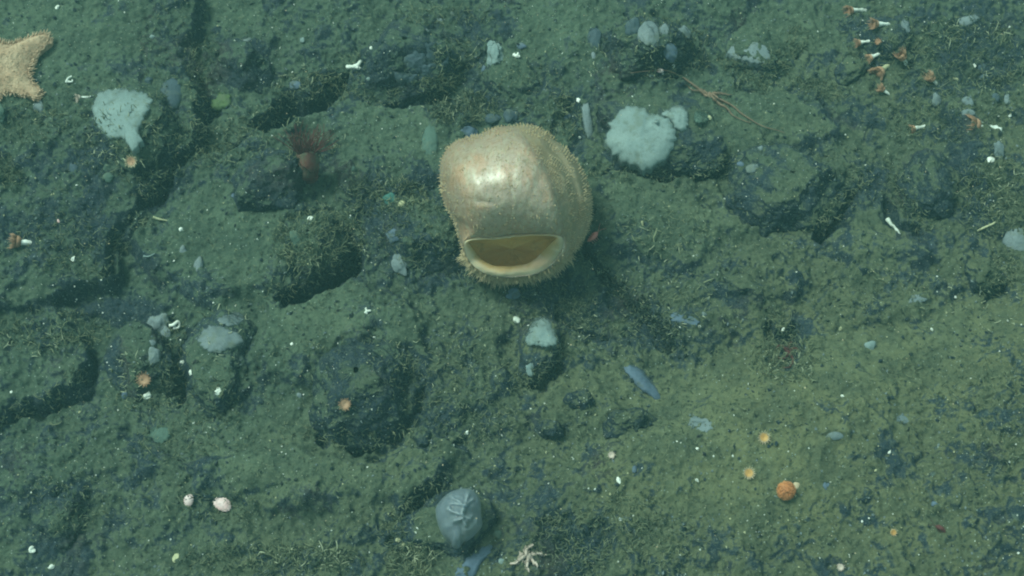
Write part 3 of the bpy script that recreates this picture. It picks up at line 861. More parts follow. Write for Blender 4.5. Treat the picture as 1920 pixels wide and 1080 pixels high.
# ------------------------------------------------------------------ starfish at the left edge
def make_starfish():
    cx, cy = -20.0, 122.0
    arms = [(91, 60), (75, 174), (-70, 262), (-168, 128), (-78, -12)]
    inn = [(57, 119), (4, 175), (-100, 196), (-108, 62), (5, 77)]
    loop = []
    for k in range(5):
        ax, ay = arms[k]; dx, dy = ax - cx, ay - cy; L = math.hypot(dx, dy); nx, ny = -dy / L, dx / L
        loop += [(ax - dx * .28 - nx * 17, ay - dy * .28 - ny * 17), (ax - dx * .05 - nx * 9, ay - dy * .05 - ny * 9), (ax, ay),
                 (ax - dx * .05 + nx * 9, ay - dy * .05 + ny * 9), (ax - dx * .28 + nx * 17, ay - dy * .28 + ny * 17), inn[k]]
    lp = smooth_loop(loop, 300)
    g, n = hit(30, 120)
    x, y, z = frame(np.array([0, 0, 1.0]), .35)
    root = thing('starfish', g, 'peach coloured spiny starfish cut off by the left edge', 'starfish')
    pl = plane_pt(lp[:, 0], lp[:, 1], g[2] + .02)
    c = plane_pt(cx, cy, g[2] + .02)
    nr = 34
    rr = np.linspace(0, 1, nr) ** .8
    V = c + rr[:, None, None] * (pl - c)[None]
    dist = np.linalg.norm(pl - c, axis=1)
    px, py = V[..., 0], V[..., 1]
    edge = poly_sd(px, py, [tuple(q[:2]) for q in pl])
    hgt = .026 * (1 - np.exp(-np.clip(edge, 0, 1) / .018)) + .012 * np.exp(-(np.hypot(px - c[0], py - c[1]) / .06) ** 2)
    gz = np.array([ground_z(a, b_) for a, b_ in zip(px.ravel(), py.ravel())]).reshape(px.shape)
    gs = g[2] + .3 * (gz - g[2])
    V[..., 2] = gs + hgt + .006 + .0015 * fbm(px, py, freq=90, octv=2, seed=9)
    under = V[-1:].copy(); under[..., 2] -= .03
    A = np.concatenate([V, under])
    o = mesh_np('body', A.reshape(-1, 3) - g, grid_faces(nr + 1, 300), M['star']); o.parent = root
    parts = []
    for k in range(1600):
        i = int(nr * rng.random() ** .6) if k > 900 else rng.integers(nr - 3, nr)
        j = rng.integers(0, 300); P0 = V[min(i, nr - 1), j]
        out = (pl[j] - c); out[2] = 0; out /= np.linalg.norm(out)
        e = 1.0 if k <= 900 else 0.12
        dd = out * e + np.array([0, 0, .7]) + .35 * rng.normal(size=3); dd /= np.linalg.norm(dd)
        ln = .010 if k <= 900 else .0022
        ln *= .6 + .7 * rng.random()
        parts.append(tube([P0 - dd * .001, P0 + dd * ln * .5, P0 + dd * ln], [.0012, .001, .0004], 4))
    V2, F2 = join(parts)
    o = mesh_np('spines', V2 - g, F2, M['star_spine']); o.parent = root; o['kind'] = 'stuff'
make_starfish()

# ------------------------------------------------------------------ cushion sponges
CR = [
 ([(170,200),(178,180),(205,165),(230,163),(265,170),(285,185),(283,205),(270,225),(262,245),(268,265),(262,280),(248,285),(238,275),(230,262),(205,258),(185,240),(172,220)], .018, 'white_sponge', 'heart shaped white cushion sponge at the upper left, right of the starfish'),
 ([(1135,255),(1140,230),(1158,208),(1185,197),(1205,200),(1222,212),(1245,212),(1262,230),(1270,250),(1262,280),(1245,305),(1215,320),(1195,316),(1170,303),(1145,290),(1133,272)], .030, 'white_sponge', 'largest white sponge, round and thick, right of the large tunicate'),
 ([(1240,213),(1258,200),(1275,196),(1292,212),(1290,240),(1278,248),(1264,240),(1256,228)], .020, 'white_sponge', 'small lumpy white sponge at the upper right rim of the largest round one'),
 ([(372,630),(385,612),(405,608),(430,615),(450,625),(455,642),(435,655),(410,664),(385,657),(373,645)], .014, 'grey_sponge', 'flat grey white sponge patch on the tall rock in the left middle'),
 ([(408,602),(418,588),(440,584),(458,592),(452,606),(430,612)], .010, 'grey_sponge', 'thin grey film of sponge just above the flat grey white patch'),
 ([(1168,685),(1185,682),(1202,690),(1216,705),(1232,725),(1242,746),(1232,751),(1212,740),(1192,722),(1176,702)], .016, 'blue_sponge', 'long slanting blue sponge right of the pale fan shaped one'),
 ([(852,1085),(862,1058),(888,1036),(920,1018),(928,1030),(904,1056),(885,1085)], .010, 'blue_sponge', 'blue strip of sponge below the translucent sac, at the bottom edge'),
 ([(1365,100),(1380,80),(1410,72),(1435,85),(1445,105),(1430,118),(1400,115)], .006, 'grey_sponge', 'pale round sponge patch on the smooth silt covered boulder at the top'),
 ([(985,645),(990,615),(1005,595),(1022,592),(1036,608),(1046,640),(1032,652),(1010,650)], .022, 'white_sponge', 'pale fan shaped sponge on the rock below the tunicate'),
 ([(300,165),(322,142),(340,150),(342,180),(330,205),(312,200)], .010, 'dark_sponge', 'dark blue film of sponge to the right of the heart shaped white sponge'),
 ([(1305,230),(1302,210),(1318,202),(1335,212),(1330,228)], .012, 'dull_sponge', 'grey green lump at the right of the small lumpy white sponge'),
 ([(1090,215),(1092,195),(1104,192),(1112,225),(1114,255),(1104,262),(1095,245)], .014, 'grey_sponge', 'narrow upright grey sponge between the tunicate and the largest white sponge'),
 ([(790,285),(794,240),(806,228),(820,240),(822,280),(808,296)], .010, 'dull_sponge', 'smooth dull green oval film left of the top of the tunicate'),
 ([(1290,805),(1292,785),(1312,776),(1330,780),(1338,800),(1320,812)], .006, 'grey_sponge', 'crumbly pale sponge crust on the open silt, lower right of centre'),
 ([(1670,785),(1690,776),(1712,780),(1706,793),(1680,795)], .006, 'grey_sponge', 'faint bluish crust on the lower right slope'),
 ([(1700,566),(1712,552),(1738,550),(1740,562),(1718,570)], .006, 'grey_sponge', 'faint pale crust on the stones at the right, above the pale green disc'),
 ([(1790,45),(1800,32),(1832,24),(1840,34),(1815,50)], .010, 'grey_sponge', 'grey oblong sponge at the top right among pale bristles'),
 ([(1880,455),(1885,425),(1905,415),(1930,430),(1930,470),(1900,472)], .007, 'grey_sponge', 'pale grey sponge cut off by the right edge'),
 ([(276,820),(284,802),(306,796),(322,808),(316,826),(294,832)], .010, 'dull_sponge', 'dull green flat sponge under the rocks at the lower left'),
 ([(395,205),(396,185),(412,172),(432,178),(434,198),(416,208)], .014, 'green_sponge', 'bright moss green sponge at the upper left, below the dark rock'),
 ([(1255,600),(1262,585),(1290,590),(1310,600),(1305,610),(1280,606)], .006, 'blue_sponge', 'thin blue streak of sponge beside the track of dark grains'),
 ([(735,140),(760,105),(800,80),(835,85),(838,120),(810,145),(770,155)], .006, 'dark_sponge', 'wide dark blue sponge film on the bluish boulder at the top'),
]
for i, (poly, th, mat, lab) in enumerate(CR):
    crust('cushion_sponge', poly, th, mat, lab, 'sponge', 'cushion sponges on the stones', seed=i * 5 + 1)

# ------------------------------------------------------------------ small rounded sponges
BL = [
 (1215,66,17,25,0,'grey_sponge','largest oval grey sponge of the row on the dark rock at the top'),
 (1244,58,10,13,.1,'grey_sponge','small grey sponge just right of the largest oval one at the top'),
 (1283,60,12,14,.3,'grey_sponge','rightmost grey sponge of the row on the dark rock at the top'),
 (1254,96,13,19,.5,'blue_sponge','bluish drooping sponge below the row of oval grey ones at the top'),
 (1184,55,14,18,0,'dark_sponge','dark blue sponge left of the largest oval grey one at the top'),
 (1116,76,12,22,.1,'dark_sponge','dark blue upright sponge on the left flank of the rock at the top'),
 (1113,105,5,9,0,'grey_sponge','tiny pale sponge under the dark blue upright one'),
 (1063,218,8,9,.6,'blue_sponge','small bright blue sponge right of the top of the tunicate'),
 (737,442,15,13,0,'blue_sponge','upper of two blue grey sponges left of the mouth of the tunicate'),
 (748,496,14,20,.3,'grey_sponge','lower, longer of two blue grey sponges left of the mouth of the tunicate'),
 (880,250,18,13,.2,'blue_sponge','blue sponge pressed against the upper left of the tunicate'),
 (925,222,14,9,.2,'dark_sponge','low dark blue sponge above the tunicate'),
 (957,218,13,14,0,'dark_sponge','round dark blue sponge above the top of the tunicate'),
 (732,375,13,13,0,'teal_sponge','teal round sponge left of the tunicate'),
 (280,152,8,9,0,'dark_sponge','small dark blue knob above the heart shaped white sponge'),
 (73,200,12,17,.3,'grey_sponge','grey sponge just under the lower arm of the starfish'),
 (2,215,8,22,0,'dull_sponge','dull green sponge at the left edge under the starfish'),
 (137,315,8,10,0,'dark_sponge','dark blue bead left of two pale beads below the heart shaped sponge'),
 (199,314,8,8,0,'dull_sponge','upper of two pale beads below the heart shaped sponge'),
 (204,334,11,9,0,'dull_sponge','lower, wider of two pale beads below the heart shaped sponge'),
 (297,606,19,15,.5,'grey_sponge','round grey sponge left of the white forked coral bit'),
 (310,627,9,15,.1,'grey_sponge','narrow grey sponge under the white forked coral bit'),
 (285,642,6,6,0,'grey_sponge','tiny grey bead under the round grey sponge at the left'),
 (289,668,13,16,0,'grey_sponge','grey egg shaped sponge above the orange round polyp on the left rock'),
 (235,741,8,7,0,'blue_sponge','small blue sponge under the orange round polyp on the left rock'),
 (908,130,6,9,0,'blue_sponge','small blue bead beside the pale ridged sponge'),
 (977,86,9,7,0,'blue_sponge','small blue sponge above the white chip behind the tunicate'),
 (1018,107,0.1,0.1,0,'blue_sponge',''),
 (964,551,16,11,0,'blue_sponge','blue sponge just below the mouth of the tunicate'),
 (968,600,9,8,.2,'shell_white','bright white rounded bead left of the pale fan shaped sponge'),
 (993,690,8,14,.2,'white_sponge','pale pointed sponge at the foot of the rock below the tunicate'),
 (1632,648,10,10,0,'white_sponge','pale green white disc on the right slope'),
 (1815,190,10,12,.2,'grey_sponge','largest of the grey beads above the white stalked polyp at the right'),
 (1887,185,9,10,.4,'grey_sponge','grey bead near the right edge above the white stalked polyp'),
 (1867,182,9,8,0,'dark_sponge','dark bead left of the grey bead near the right edge'),
 (1755,188,8,12,0,'grey_sponge','grey bead beneath the two small orange polyps at the right'),
 (1816,212,11,8,0,'grey_sponge','flattened grey bead directly under the largest grey one at the right'),
 (1841,126,8,8,0,'dark_sponge','upper of two dark blue beads near the pale bristles at the right'),
 (1846,145,9,8,0,'dark_sponge','lower of two dark blue beads near the pale bristles at the right'),
 (1697,50,9,15,.2,'grey_sponge','grey upright sponge in the cluster of orange stalked polyps'),
 (1873,282,9,14,.3,'grey_sponge','grey sponge above the pale ring shell near the right edge'),
 (1411,318,14,11,.2,'grey_sponge','grey sponge on the broad dark boulder right of the white sponge'),
 (1389,308,8,6,0,'blue_sponge','small blue sponge left of the grey one on the broad dark boulder'),
 (1426,278,5,5,0,'grey_sponge','tiny pale bead on the upper rim of the broad dark boulder'),
 (437,368,7,10,.2,'blue_sponge','small blue sponge on the left foot of the rock with the red anemone'),
 (663,316,6,6,0,'dull_sponge','pale round bead on the silt right of the red anemone'),
 (553,160,10,9,0,'blue_sponge','blue sponge in the black crevice at the top'),
 (343,470,7,11,0,'grey_sponge','faint grey sponge in the left middle, above a blue grey upright one'),
 (371,497,10,17,-.2,'grey_sponge','blue grey upright sponge in the left middle'),
 (555,445,12,16,.2,'dull_sponge','dull green sponge on the ragged overhanging rock'),
 (336,722,14,14,0,'dull_sponge','dull green sponge in the dark cleft right of the orange round polyp'),
 (330,678,7,11,.2,'grey_sponge','slim grey sponge beside the white chips in the left cleft'),
 (1190,880,5,7,0,'blue_sponge','small blue bead on the silt under the pale round polyp'),
 (1551,911,7,9,.5,'blue_sponge','small deep blue bead right of the large orange ball'),
 (1752,945,6,6,0,'blue_sponge','pale blue bead on the lower right slope'),
 (934,1003,10,9,0,'dull_sponge','dull sponge bead right of the translucent sac'),
 (941,1052,6,6,0,'white_sponge','pale bead at the bottom, right of the blue strip'),
 (567,75,5,5,0,'white_sponge','faint white bead near the top, above the black crevice'),
 (696,90,4,4,0,'shell_white','bright white pearl above the white coral bit at the top'),
 (690,148,4,4,0,'white_sponge','dim white pearl below the white coral bit at the top'),
 (284,69,6,5,0,'white_sponge','white pearl on the silt between the starfish and the dark hollow'),
 (464,75,8,5,.2,'grey_sponge','whitish lump on the low dark rock near the top left'),
 (1110,112,9,7,0,'dark_sponge',''),
 (1493,912,7,7,0,'pale_rim','small cream ball touching the large orange ball'),
 (1268,615,0.1,0.1,0,'blue_sponge',''),
 (1320,590,5,5,0,'grey_sponge','tiny grey bead below the thin blue streak'),
 (1312,612,4,4,0,'shell_white','bright white pearl below the track of dark grains'),
 (1446,565,0.1,0.1,0,'blue_sponge',''),
 (770,700,0.1,0.1,0,'blue_sponge',''),
 (562,742,5,6,0,'grey_sponge','small blue grey bead at the left edge of the dark squarish boulder'),
 (808,527,0.1,.1,0,'blue_sponge',''),
 (1040,500,5,5,0,'white_sponge','whitish bead in the dark stones right of the mouth of the tunicate'),
]
for i, (px, py, rx, ry, rot, mat, lab) in enumerate(BL):
    if not lab: continue
    if mat == 'shell_white': rx, ry = rx * .8, ry * .8
    blob('rounded_sponge', px, py, rx, ry, mat, lab, 'sponge', 'small rounded sponges', rot, .42, .34, i * 3, .12)
blob('ridged_sponge', 930, 106, 15, 26, 'white_sponge', 'pale ridged oval sponge right of the bluish boulder at the top', 'sponge', None, .1, .6, .45, 77, .3, res=1.6)

# ------------------------------------------------------------------ the translucent sac
def make_sac():
    poly = [(873,916),(888,921),(900,938),(903,965),(904,986),(894,1000),(880,1012),(869,1017),(861,1027),(850,1026),(844,1016),(830,1003),(822,986),(817,966),(818,950),(832,932),(850,920)]
    loop = smooth_loop(poly, 120); cen = np.array([862., 966.])
    g, n = hit(*cen); d = raydir(*cen)
    org = g - d * .03; sc = mm(1, org)
    zc = -d; xr = RGT; yu = np.cross(zc, xr)
    nr = 110; rings = []; glint_marks = []
    for s_ in np.linspace(0, 1, nr):
        a = s_ * math.pi; k = max(math.sin(a), .002) ** .85
        xy = cen + (loop - cen) * k
        z = np.full(120, .055 * math.cos(a))
        z = z + (.006 * np.abs(fbm(xy[:, 0], xy[:, 1], freq=.045, octv=2, seed=5)) * -.7 + .003 * fbm(xy[:, 0], xy[:, 1], freq=.03, octv=2, seed=8)) * max(math.cos(a), 0) ** .5
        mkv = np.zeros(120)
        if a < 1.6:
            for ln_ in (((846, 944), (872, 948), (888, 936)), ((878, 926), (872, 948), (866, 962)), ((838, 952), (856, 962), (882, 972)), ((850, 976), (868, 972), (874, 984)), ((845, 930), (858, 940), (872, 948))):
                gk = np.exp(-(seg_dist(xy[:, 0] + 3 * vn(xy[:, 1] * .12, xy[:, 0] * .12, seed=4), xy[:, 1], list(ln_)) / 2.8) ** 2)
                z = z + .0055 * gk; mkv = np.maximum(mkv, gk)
        glint_marks.append(mkv)
        rings.append(((xy[:, 0] - cen[0]) * sc)[:, None] * xr + ((cen[1] - xy[:, 1]) * sc)[:, None] * yu + z[:, None] * zc)
    m, n_, l, p = newmat('sac_skin'); b = NB(n_, l)
    tc = n_.new('ShaderNodeTexCoord'); pos = tc.outputs['Object']
    f = b.noise(pos, 22, 4, .6)
    ma = n_.new('ShaderNodeAttribute'); ma.attribute_name = 'crease_glint'; mk = b.math('MULTIPLY', ma.outputs['Fac'], b.step(b.noise(pos, 60, 3), .35, .6))
    l.new(b.mix(b.math('MULTIPLY', mk, .4), b.mix(f, (0.155, 0.195, 0.245), (0.215, 0.260, 0.310)), (0.50, 0.55, 0.60)), p.inputs['Base Color'])  # pale markings along the folds, with their highlights painted into the colour
    tr = n_.new('ShaderNodeBsdfTransparent'); mx = n_.new('ShaderNodeMixShader'); lw = n_.new('ShaderNodeLayerWeight'); lw.inputs[0].default_value = .35
    l.new(b.math('ADD', b.math('MULTIPLY', lw.outputs['Facing'], -.30), .42), mx.inputs[0]); l.new(p.outputs[0], mx.inputs[1]); l.new(tr.outputs[0], mx.inputs[2]); l.new(mx.outputs[0], n_['Material Output'].inputs['Surface'])
    p.inputs['Roughness'].default_value = .3; p.inputs['Specular IOR Level'].default_value = .55
    p.inputs['Subsurface Weight'].default_value = .5; p.inputs['Subsurface Radius'].default_value = (.02, .025, .03); p.inputs['Subsurface Scale'].default_value = .6
    p.inputs['Coat Weight'].default_value = .6; p.inputs['Coat Roughness'].default_value = .12
    wv = b.noise(pos, 26, 2, .4, 1.0)
    nb = b.bump(wv, .2, .010); l.new(nb, p.inputs['Normal']); l.new(nb, p.inputs['Coat Normal'])
    o = mesh_np('sea_squirt', np.array(rings).reshape(-1, 3), grid_faces(nr, 120)[:, ::-1], m, attrs={'crease_glint': np.array(glint_marks).ravel()})
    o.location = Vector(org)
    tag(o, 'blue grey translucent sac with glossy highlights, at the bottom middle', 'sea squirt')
make_sac()

# ------------------------------------------------------------------ polyps
def crown_mesh(rad, dirn, n_t, length, thick, cup=.35, seed=0):
    """an oral disc with a ring of tentacles around dirn, at the origin"""
    z = dirn / np.linalg.norm(dirn)
    x = np.cross(z, [.2, .9, .3]); x /= np.linalg.norm(x); y = np.cross(z, x)
    r = random.Random(seed)
    nr, nc = 12, 22
    prof = [(0, -.15), (.3, -.10), (.55, .02), (.8, .10), (.95, .06), (1.0, -.10), (.92, -.35), (.75, -.60), (.5, -.78), (.2, -.86), (.02, -.88)]
    th = np.linspace(0, 2 * math.pi, nc, endpoint=False)
    V = np.array([[rad * max(a, .01) * (math.cos(t) * x + math.sin(t) * y) + rad * h * z for t in th] for a, h in prof]).reshape(-1, 3)
    F = grid_faces(len(prof), nc)
    parts = []
    for k in range(n_t):
        t = 2 * math.pi * (k + .5 * r.random()) / n_t; rr = rad * (.95 if k % 2 else .75)
        o = math.cos(t) * x + math.sin(t) * y
        b0 = rr * o + rad * .02 * z; e = length * (.7 + .6 * r.random())
        b1 = b0 + o * e * .55 + z * e * (cup + .2 * r.random()); b2 = b1 + o * e * .35 + z * e * (cup * 1.3 * r.random())
        parts.append(tube([b0, b1, b2], [thick, thick * .8, thick * .35], 5))
    TV, TF = join(parts)
    return V, F, TV, TF

def cup_polyp(cx, cy, bx, by, s, label, mat='orange', nm='cup_coral', stalkmat='shell_white', group='orange polyps with white stalks'):
    """seen from the side: white stalk rooted at (bx,by), orange crown turned towards (cx,cy)"""
    bx, by = bx + .35 * (bx - cx), by + .35 * (by - cy)
    p0, n = hit(bx, by)
    x, y, z = frame(n)
    v = x * (cx - bx) + y * (by - cy)
    L = max(np.linalg.norm(v), 1)
    k = mm(1, p0)
    ax = v / L * .93 + z * .30; ax /= np.linalg.norm(ax)
    ln = L * k * 1.15
    root = thing(nm, p0, label, 'coral polyp', group)
    pts = [-ax * .008 - z * .006, ax * ln * .25, ax * ln * .55, ax * ln * .8]
    rb = s * k * .80 * (.85 + .3 * random.random())
    V, F, c = tube(spline(pts, 12), rb * np.interp(np.linspace(0, 1, 12), [0, .3, .6, 1], [.62, .42, .46, .70]), 14)
    V = V + (np.array([fbm(V[:, 0], V[:, 1], V[:, 2], freq=140, octv=2, seed=int(bx))]).T) * rb * .10
    o = mesh_np('stalk', V, [F, c], M[stalkmat]); o.parent = root
    V, F, TV, TF = crown_mesh(rb * 1.05, ax, 60, rb * (.35 + .3 * random.random()), rb * .075, .9 + .8 * random.random(), int(cx))
    o = mesh_np('crown', V + ax * ln * 1.0, F, M[mat]); o.parent = root
    o = mesh_np('tentacles', TV + ax * ln * 1.0, TF, M[mat]); o.parent = root
    return root

CUPS = [
 (1594,24,1611,20,11,'orange polyp with white stalk, topmost at the upper right'),
 (1641,48,1659,46,11,'orange polyp with white stalk left of the grey upright sponge'),
 (1612,80,1625,78,9,'small orange polyp facing left at the left side of the dark rock'),
 (1633,108,1644,103,9,'pinkish polyp with bright white stalk above the big yellowish stalked one'),
 (1649,135,1659,127,14,'big polyp with yellowish white stalk, lowest on the dark rock'),
 (1689,107,1696,116,11,'orange polyp whose white stalk points down, right of the yellowish stalked one'),
 (1745,150,1753,155,9,'pale orange polyp alone on the silt, right of the polyp cluster'),
 (1655,168,1664,174,9,'faint orange polyp below the yellowish stalked one'),
 (1713,242,1728,238,10,'white stalked pink polyp above the dark bare block'),
 (1832,237,1858,240,15,'largest orange polyp with a thick white stalk, near the right edge'),
 (36,453,52,455,13,'orange polyp with short white stalk at the left edge'),
]
for i, c in enumerate(CUPS):
    cup_polyp(*c, stalkmat='yellow_shell' if i == 4 else 'shell_white')
cup_polyp(150,186,161,183,9,'pale pink cup polyp between the starfish and the heart shaped sponge', 'pink_pale', group=None)

def face_polyp(px, py, r, label, mat, rim, n_t=30, cat='coral polyp', group='round polyps facing up', ball=False):
    p, n = hit(px, py); x, y, z = frame(n, .75); k = mm(1, p); rad = r * k
    root = thing('round_polyp', p, label, cat, group)
    hgt = rad * (.9 if not ball else 1.1)
    V, F, c = tube([-z * rad * .6, z * hgt * .3, z * hgt * .75], [rad * .75, rad * .6, rad * .7], 18)
    o = mesh_np('column', V, [F, c], M[rim]); o.parent = root
    if ball:
        u, v, w = sphere_grid(30, 40)
        kk = 1 + .06 * fbm(u, v, w, freq=3, octv=3, seed=3)
        V = (u * kk * rad)[..., None] * x + (v * kk * rad)[..., None] * y + (w * kk * rad * .9 + hgt)[..., None] * z
        o = mesh_np('crown', V.reshape(-1, 3), grid_faces(30, 40), M[mat]); o.parent = root
        T = []
        for q in range(260):
            a = rng.normal(size=3); a[2] = abs(a[2]); a /= np.linalg.norm(a)
            dd = a[0] * x + a[1] * y + a[2] * z; b0 = z * hgt + dd * rad * .96
            T.append(tube([b0, b0 + dd * rad * .07, b0 + dd * rad * .15], [rad * .05, rad * .04, rad * .02], 5))
        V, F = join(T); o = mesh_np('tentacles', V, F, M[rim]); o.parent = root; o['kind'] = 'stuff'
        return
    V, F, TV, TF = crown_mesh(rad * .74, z, n_t, rad * .42, rad * .07, .25, int(px))
    o = mesh_np('crown', V + z * hgt, F, M[mat]); o.parent = root
    o = mesh_np('tentacles', TV + z * hgt, TF, M[rim]); o.parent = root

face_polyp(1430, 820, 12, 'amber round polyp, upper of the two small ones on the lower right slope', 'amber', 'pale_rim')
face_polyp(1403, 887, 12, 'amber round polyp, lower of the two small ones on the lower right slope', 'amber', 'pale_rim')
face_polyp(1471, 918, 17, 'largest orange ball shaped polyp on the lower right slope', 'ball', 'ball', ball=True)
face_polyp(1673, 997, 8, 'tiny pale ringed polyp on the dark patch at the lower right', 'amber', 'pale_rim', 18)
face_polyp(1575, 1062, 8, 'tiny pinkish polyp at the bottom edge, right half', 'pink_pale', 'pink_pale', 18)
face_polyp(1147, 853, 8, 'tiny whitish polyp on the silt in the lower middle', 'pink_pale', 'pink_pale', 18)
face_polyp(272, 711, 14, 'orange round polyp on the dark rock at the left', 'orange', 'orange', 26)
face_polyp(647, 757, 12, 'faint orange polyp low on the front of the dark squarish boulder', 'orange', 'orange', 24)
face_polyp(250, 302, 12, 'cream ringed polyp with orange centre below the heart shaped sponge', 'orange', 'pale_rim', 24)
face_polyp(1646, 79, 7, 'small orange polyp in the middle of the dark rock in the cluster', 'orange', 'orange', 18)

# red anemone leaning on the rock
def red_anemone():
    p, n = hit(578, 318); x, y, z = frame(n); k = mm(1, p)
    root = thing('anemone', p, 'red anemone with dark feathery tentacles beside a dark rock', 'anemone')
    ax = y * .9 + z * .5 - x * .15; ax /= np.linalg.norm(ax)
    V, F, c = tube(spline([-ax * .01 - z * .01 + x * .004, ax * .018 + z * .003, ax * .036 + z * .002, ax * .042], 20), np.interp(np.linspace(0, 1, 20), [0, .4, .8, 1], [.022, .023, .022, .016]), 26)
    V = V + fbm(V[:, 0], V[:, 1], V[:, 2], freq=45, octv=4, seed=4)[:, None] * .006
    o = mesh_np('column', V, [F, c], M['red']); o.parent = root
    T = []
    for i in range(80):
        a = 2 * math.pi * rng.random(); rr = .018 * math.sqrt(rng.random())
        b0 = ax * .038 + rr * (math.cos(a) * x + math.sin(a) * z)
        dd = ax + .9 * (math.cos(a) * x + .5 * math.sin(a) * z) * rng.random() + .25 * rng.normal(size=3); dd /= np.linalg.norm(dd)
        L = .026 + .04 * rng.random()
        T.append(tube(spline([b0, b0 + dd * L * .5, b0 + dd * L + x * .008 * rng.normal()], 5), np.linspace(.0013, .0004, 5), 5))
    V, F = join(T); o = mesh_np('tentacles', V, F, M['darkred']); o.parent = root
red_anemone()

# shrimps
def shrimp(px, py, s, ang, label, mat):
    p, n = hit(px, py); x, y, z = frame(n); k = mm(1, p) * s
    root = thing('shrimp', p, label, 'shrimp')
    a = math.cos(ang) * x + math.sin(ang) * y; b_ = np.cross(z, a)
    pts = [a * 14 * k + z * 5 * k, a * 7 * k + z * 8 * k, z * 9 * k, -a * 8 * k + z * 7 * k + b_ * 2 * k, -a * 14 * k + z * 3 * k + b_ * 5 * k]
    V, F, c = tube(spline(pts, 22), k * np.interp(np.linspace(0, 1, 22), [0, .2, .45, .8, 1], [1.5, 5.2, 5, 3, 1.8]), 14)
    V = V + (.35 * k * np.sin(np.arange(len(V)) // 14 * 2.2))[:, None] * z
    o = mesh_np('body', V, [F, c], M[mat]); o.parent = root
    for i in range(5):
        for sgn in (-1, 1):
            q = a * (6 - 4 * i) * k + z * 6 * k
            e = q + b_ * sgn * 9 * k - z * 7 * k - a * 2 * k
            V, F, c = tube([q, (q + e) / 2 + b_ * sgn * 3 * k + z * 2 * k, e], [.8 * k, .6 * k, .35 * k], 5)
            o = mesh_np('leg', V, [F, c], M[mat]); o.parent = root
    for sgn in (-1, 1):
        q = pts[0]
        V, F, c = tube(spline([q, q + a * 9 * k + b_ * sgn * 3 * k + z * 3 * k, q + a * 16 * k + b_ * sgn * 8 * k], 6), np.linspace(.5 * k, .2 * k, 6), 5)
        o = mesh_np('antenna', V, [F, c], M[mat]); o.parent = root
    fan = []
    for t in (-.5, 0, .5):
        q = pts[-1]; dd = -a * math.cos(t) + b_ * math.sin(t)
        fan.append(tube([q, q + dd * 3 * k, q + dd * 6 * k], [.7 * k, 1.6 * k, .7 * k], 6))
    V, F = join(fan); o = mesh_np('tail_fan', V, F, M[mat]); o.parent = root
shrimp(1113, 446, 1.0, math.pi * .27, 'pink shrimp close beside the right flank of the large tunicate', 'shrimp')
shrimp(1762, 992, .85, math.pi * .85, 'dark red shrimp on the lower right slope', 'darkred')

# brittle stars
def brittle(name, cx, cy, r, arms, rad, mat, label, lift=.005):
    p, n = hit(cx, cy); x, y, z = frame(n, .3); k = mm(1, p)
    p = p + z * lift
    root = thing(name, p, label, 'brittle star')
    u, v, w = sphere_grid(12, 20)
    rr = r * k * (1 + .12 * np.cos(5 * np.arctan2(v, u)))
    V = (u * rr)[..., None] * x + (v * rr)[..., None] * y + (w * r * k * .45)[..., None] * z
    o = mesh_np('disc', V.reshape(-1, 3), grid_faces(12, 20), M[mat]); o.parent = root
    for pts in arms:
        P = surf_line(spline(np.array(pts, float), 14), lift) - p
        P = spline(P, 46)
        ws = rad * np.linspace(1, .28, 46) * (1 + .18 * np.sin(np.arange(46) * 2.6))
        T = [tube(P, ws, 7)]
        for q in range(3, 44):
            for sg in (-1, 1):
                t = P[q] - P[q - 1]; t /= np.linalg.norm(t) + 1e-9
                sd_ = np.cross(t, z) * sg
                T.append(tube([P[q], P[q] + (sd_ + .3 * t) * ws[q] * 1.4, P[q] + (sd_ + .5 * t) * ws[q] * 2.2], [ws[q] * .25, ws[q] * .2, ws[q] * .1], 4))
        V, F = join(T)
        o = mesh_np('arm', V, F, M[mat]); o.parent = root
brittle('brittle_star', 988, 1044, 7, [
    [(985,1040),(986,1032),(993,1025),(1001,1024)], [(992,1042),(1003,1041),(1014,1040),(1026,1042)], [(993,1048),(1002,1056),(1008,1066)],
    [(987,1050),(988,1062),(990,1074)], [(982,1047),(970,1055),(955,1059)], [(981,1043),(976,1042),(974,1046)]], .0034, 'pink_pale',
    'small pale pink brittle star at the bottom edge')
brittle('brittle_star', 1330, 180, 7, [
    [(1326,178),(1305,165),(1280,148),(1255,135),(1230,134),(1180,139)], [(1334,178),(1352,188),(1372,200),(1395,218),(1425,236),(1470,252)],
    [(1334,184),(1350,198),(1362,205),(1378,222),(1408,232)], [(1326,184),(1312,172),(1300,172),(1285,160)], [(1335,176),(1352,178),(1372,180)]], .0021, 'reddish',
    'long armed reddish brittle star stretched over the silt above the largest white sponge')
brittle('brittle_star', 1478, 663, 5, [
    [(1480,666),(1488,676),(1482,690),(1468,693)], [(1474,660),(1462,650),(1455,655)], [(1481,660),(1492,655),(1500,660)], [(1476,668),(1465,676),(1458,672)], [(1478,658),(1480,648),(1488,642)]], .0020, 'darkred',
    'thin dark red brittle star by the dark hollow right of centre')

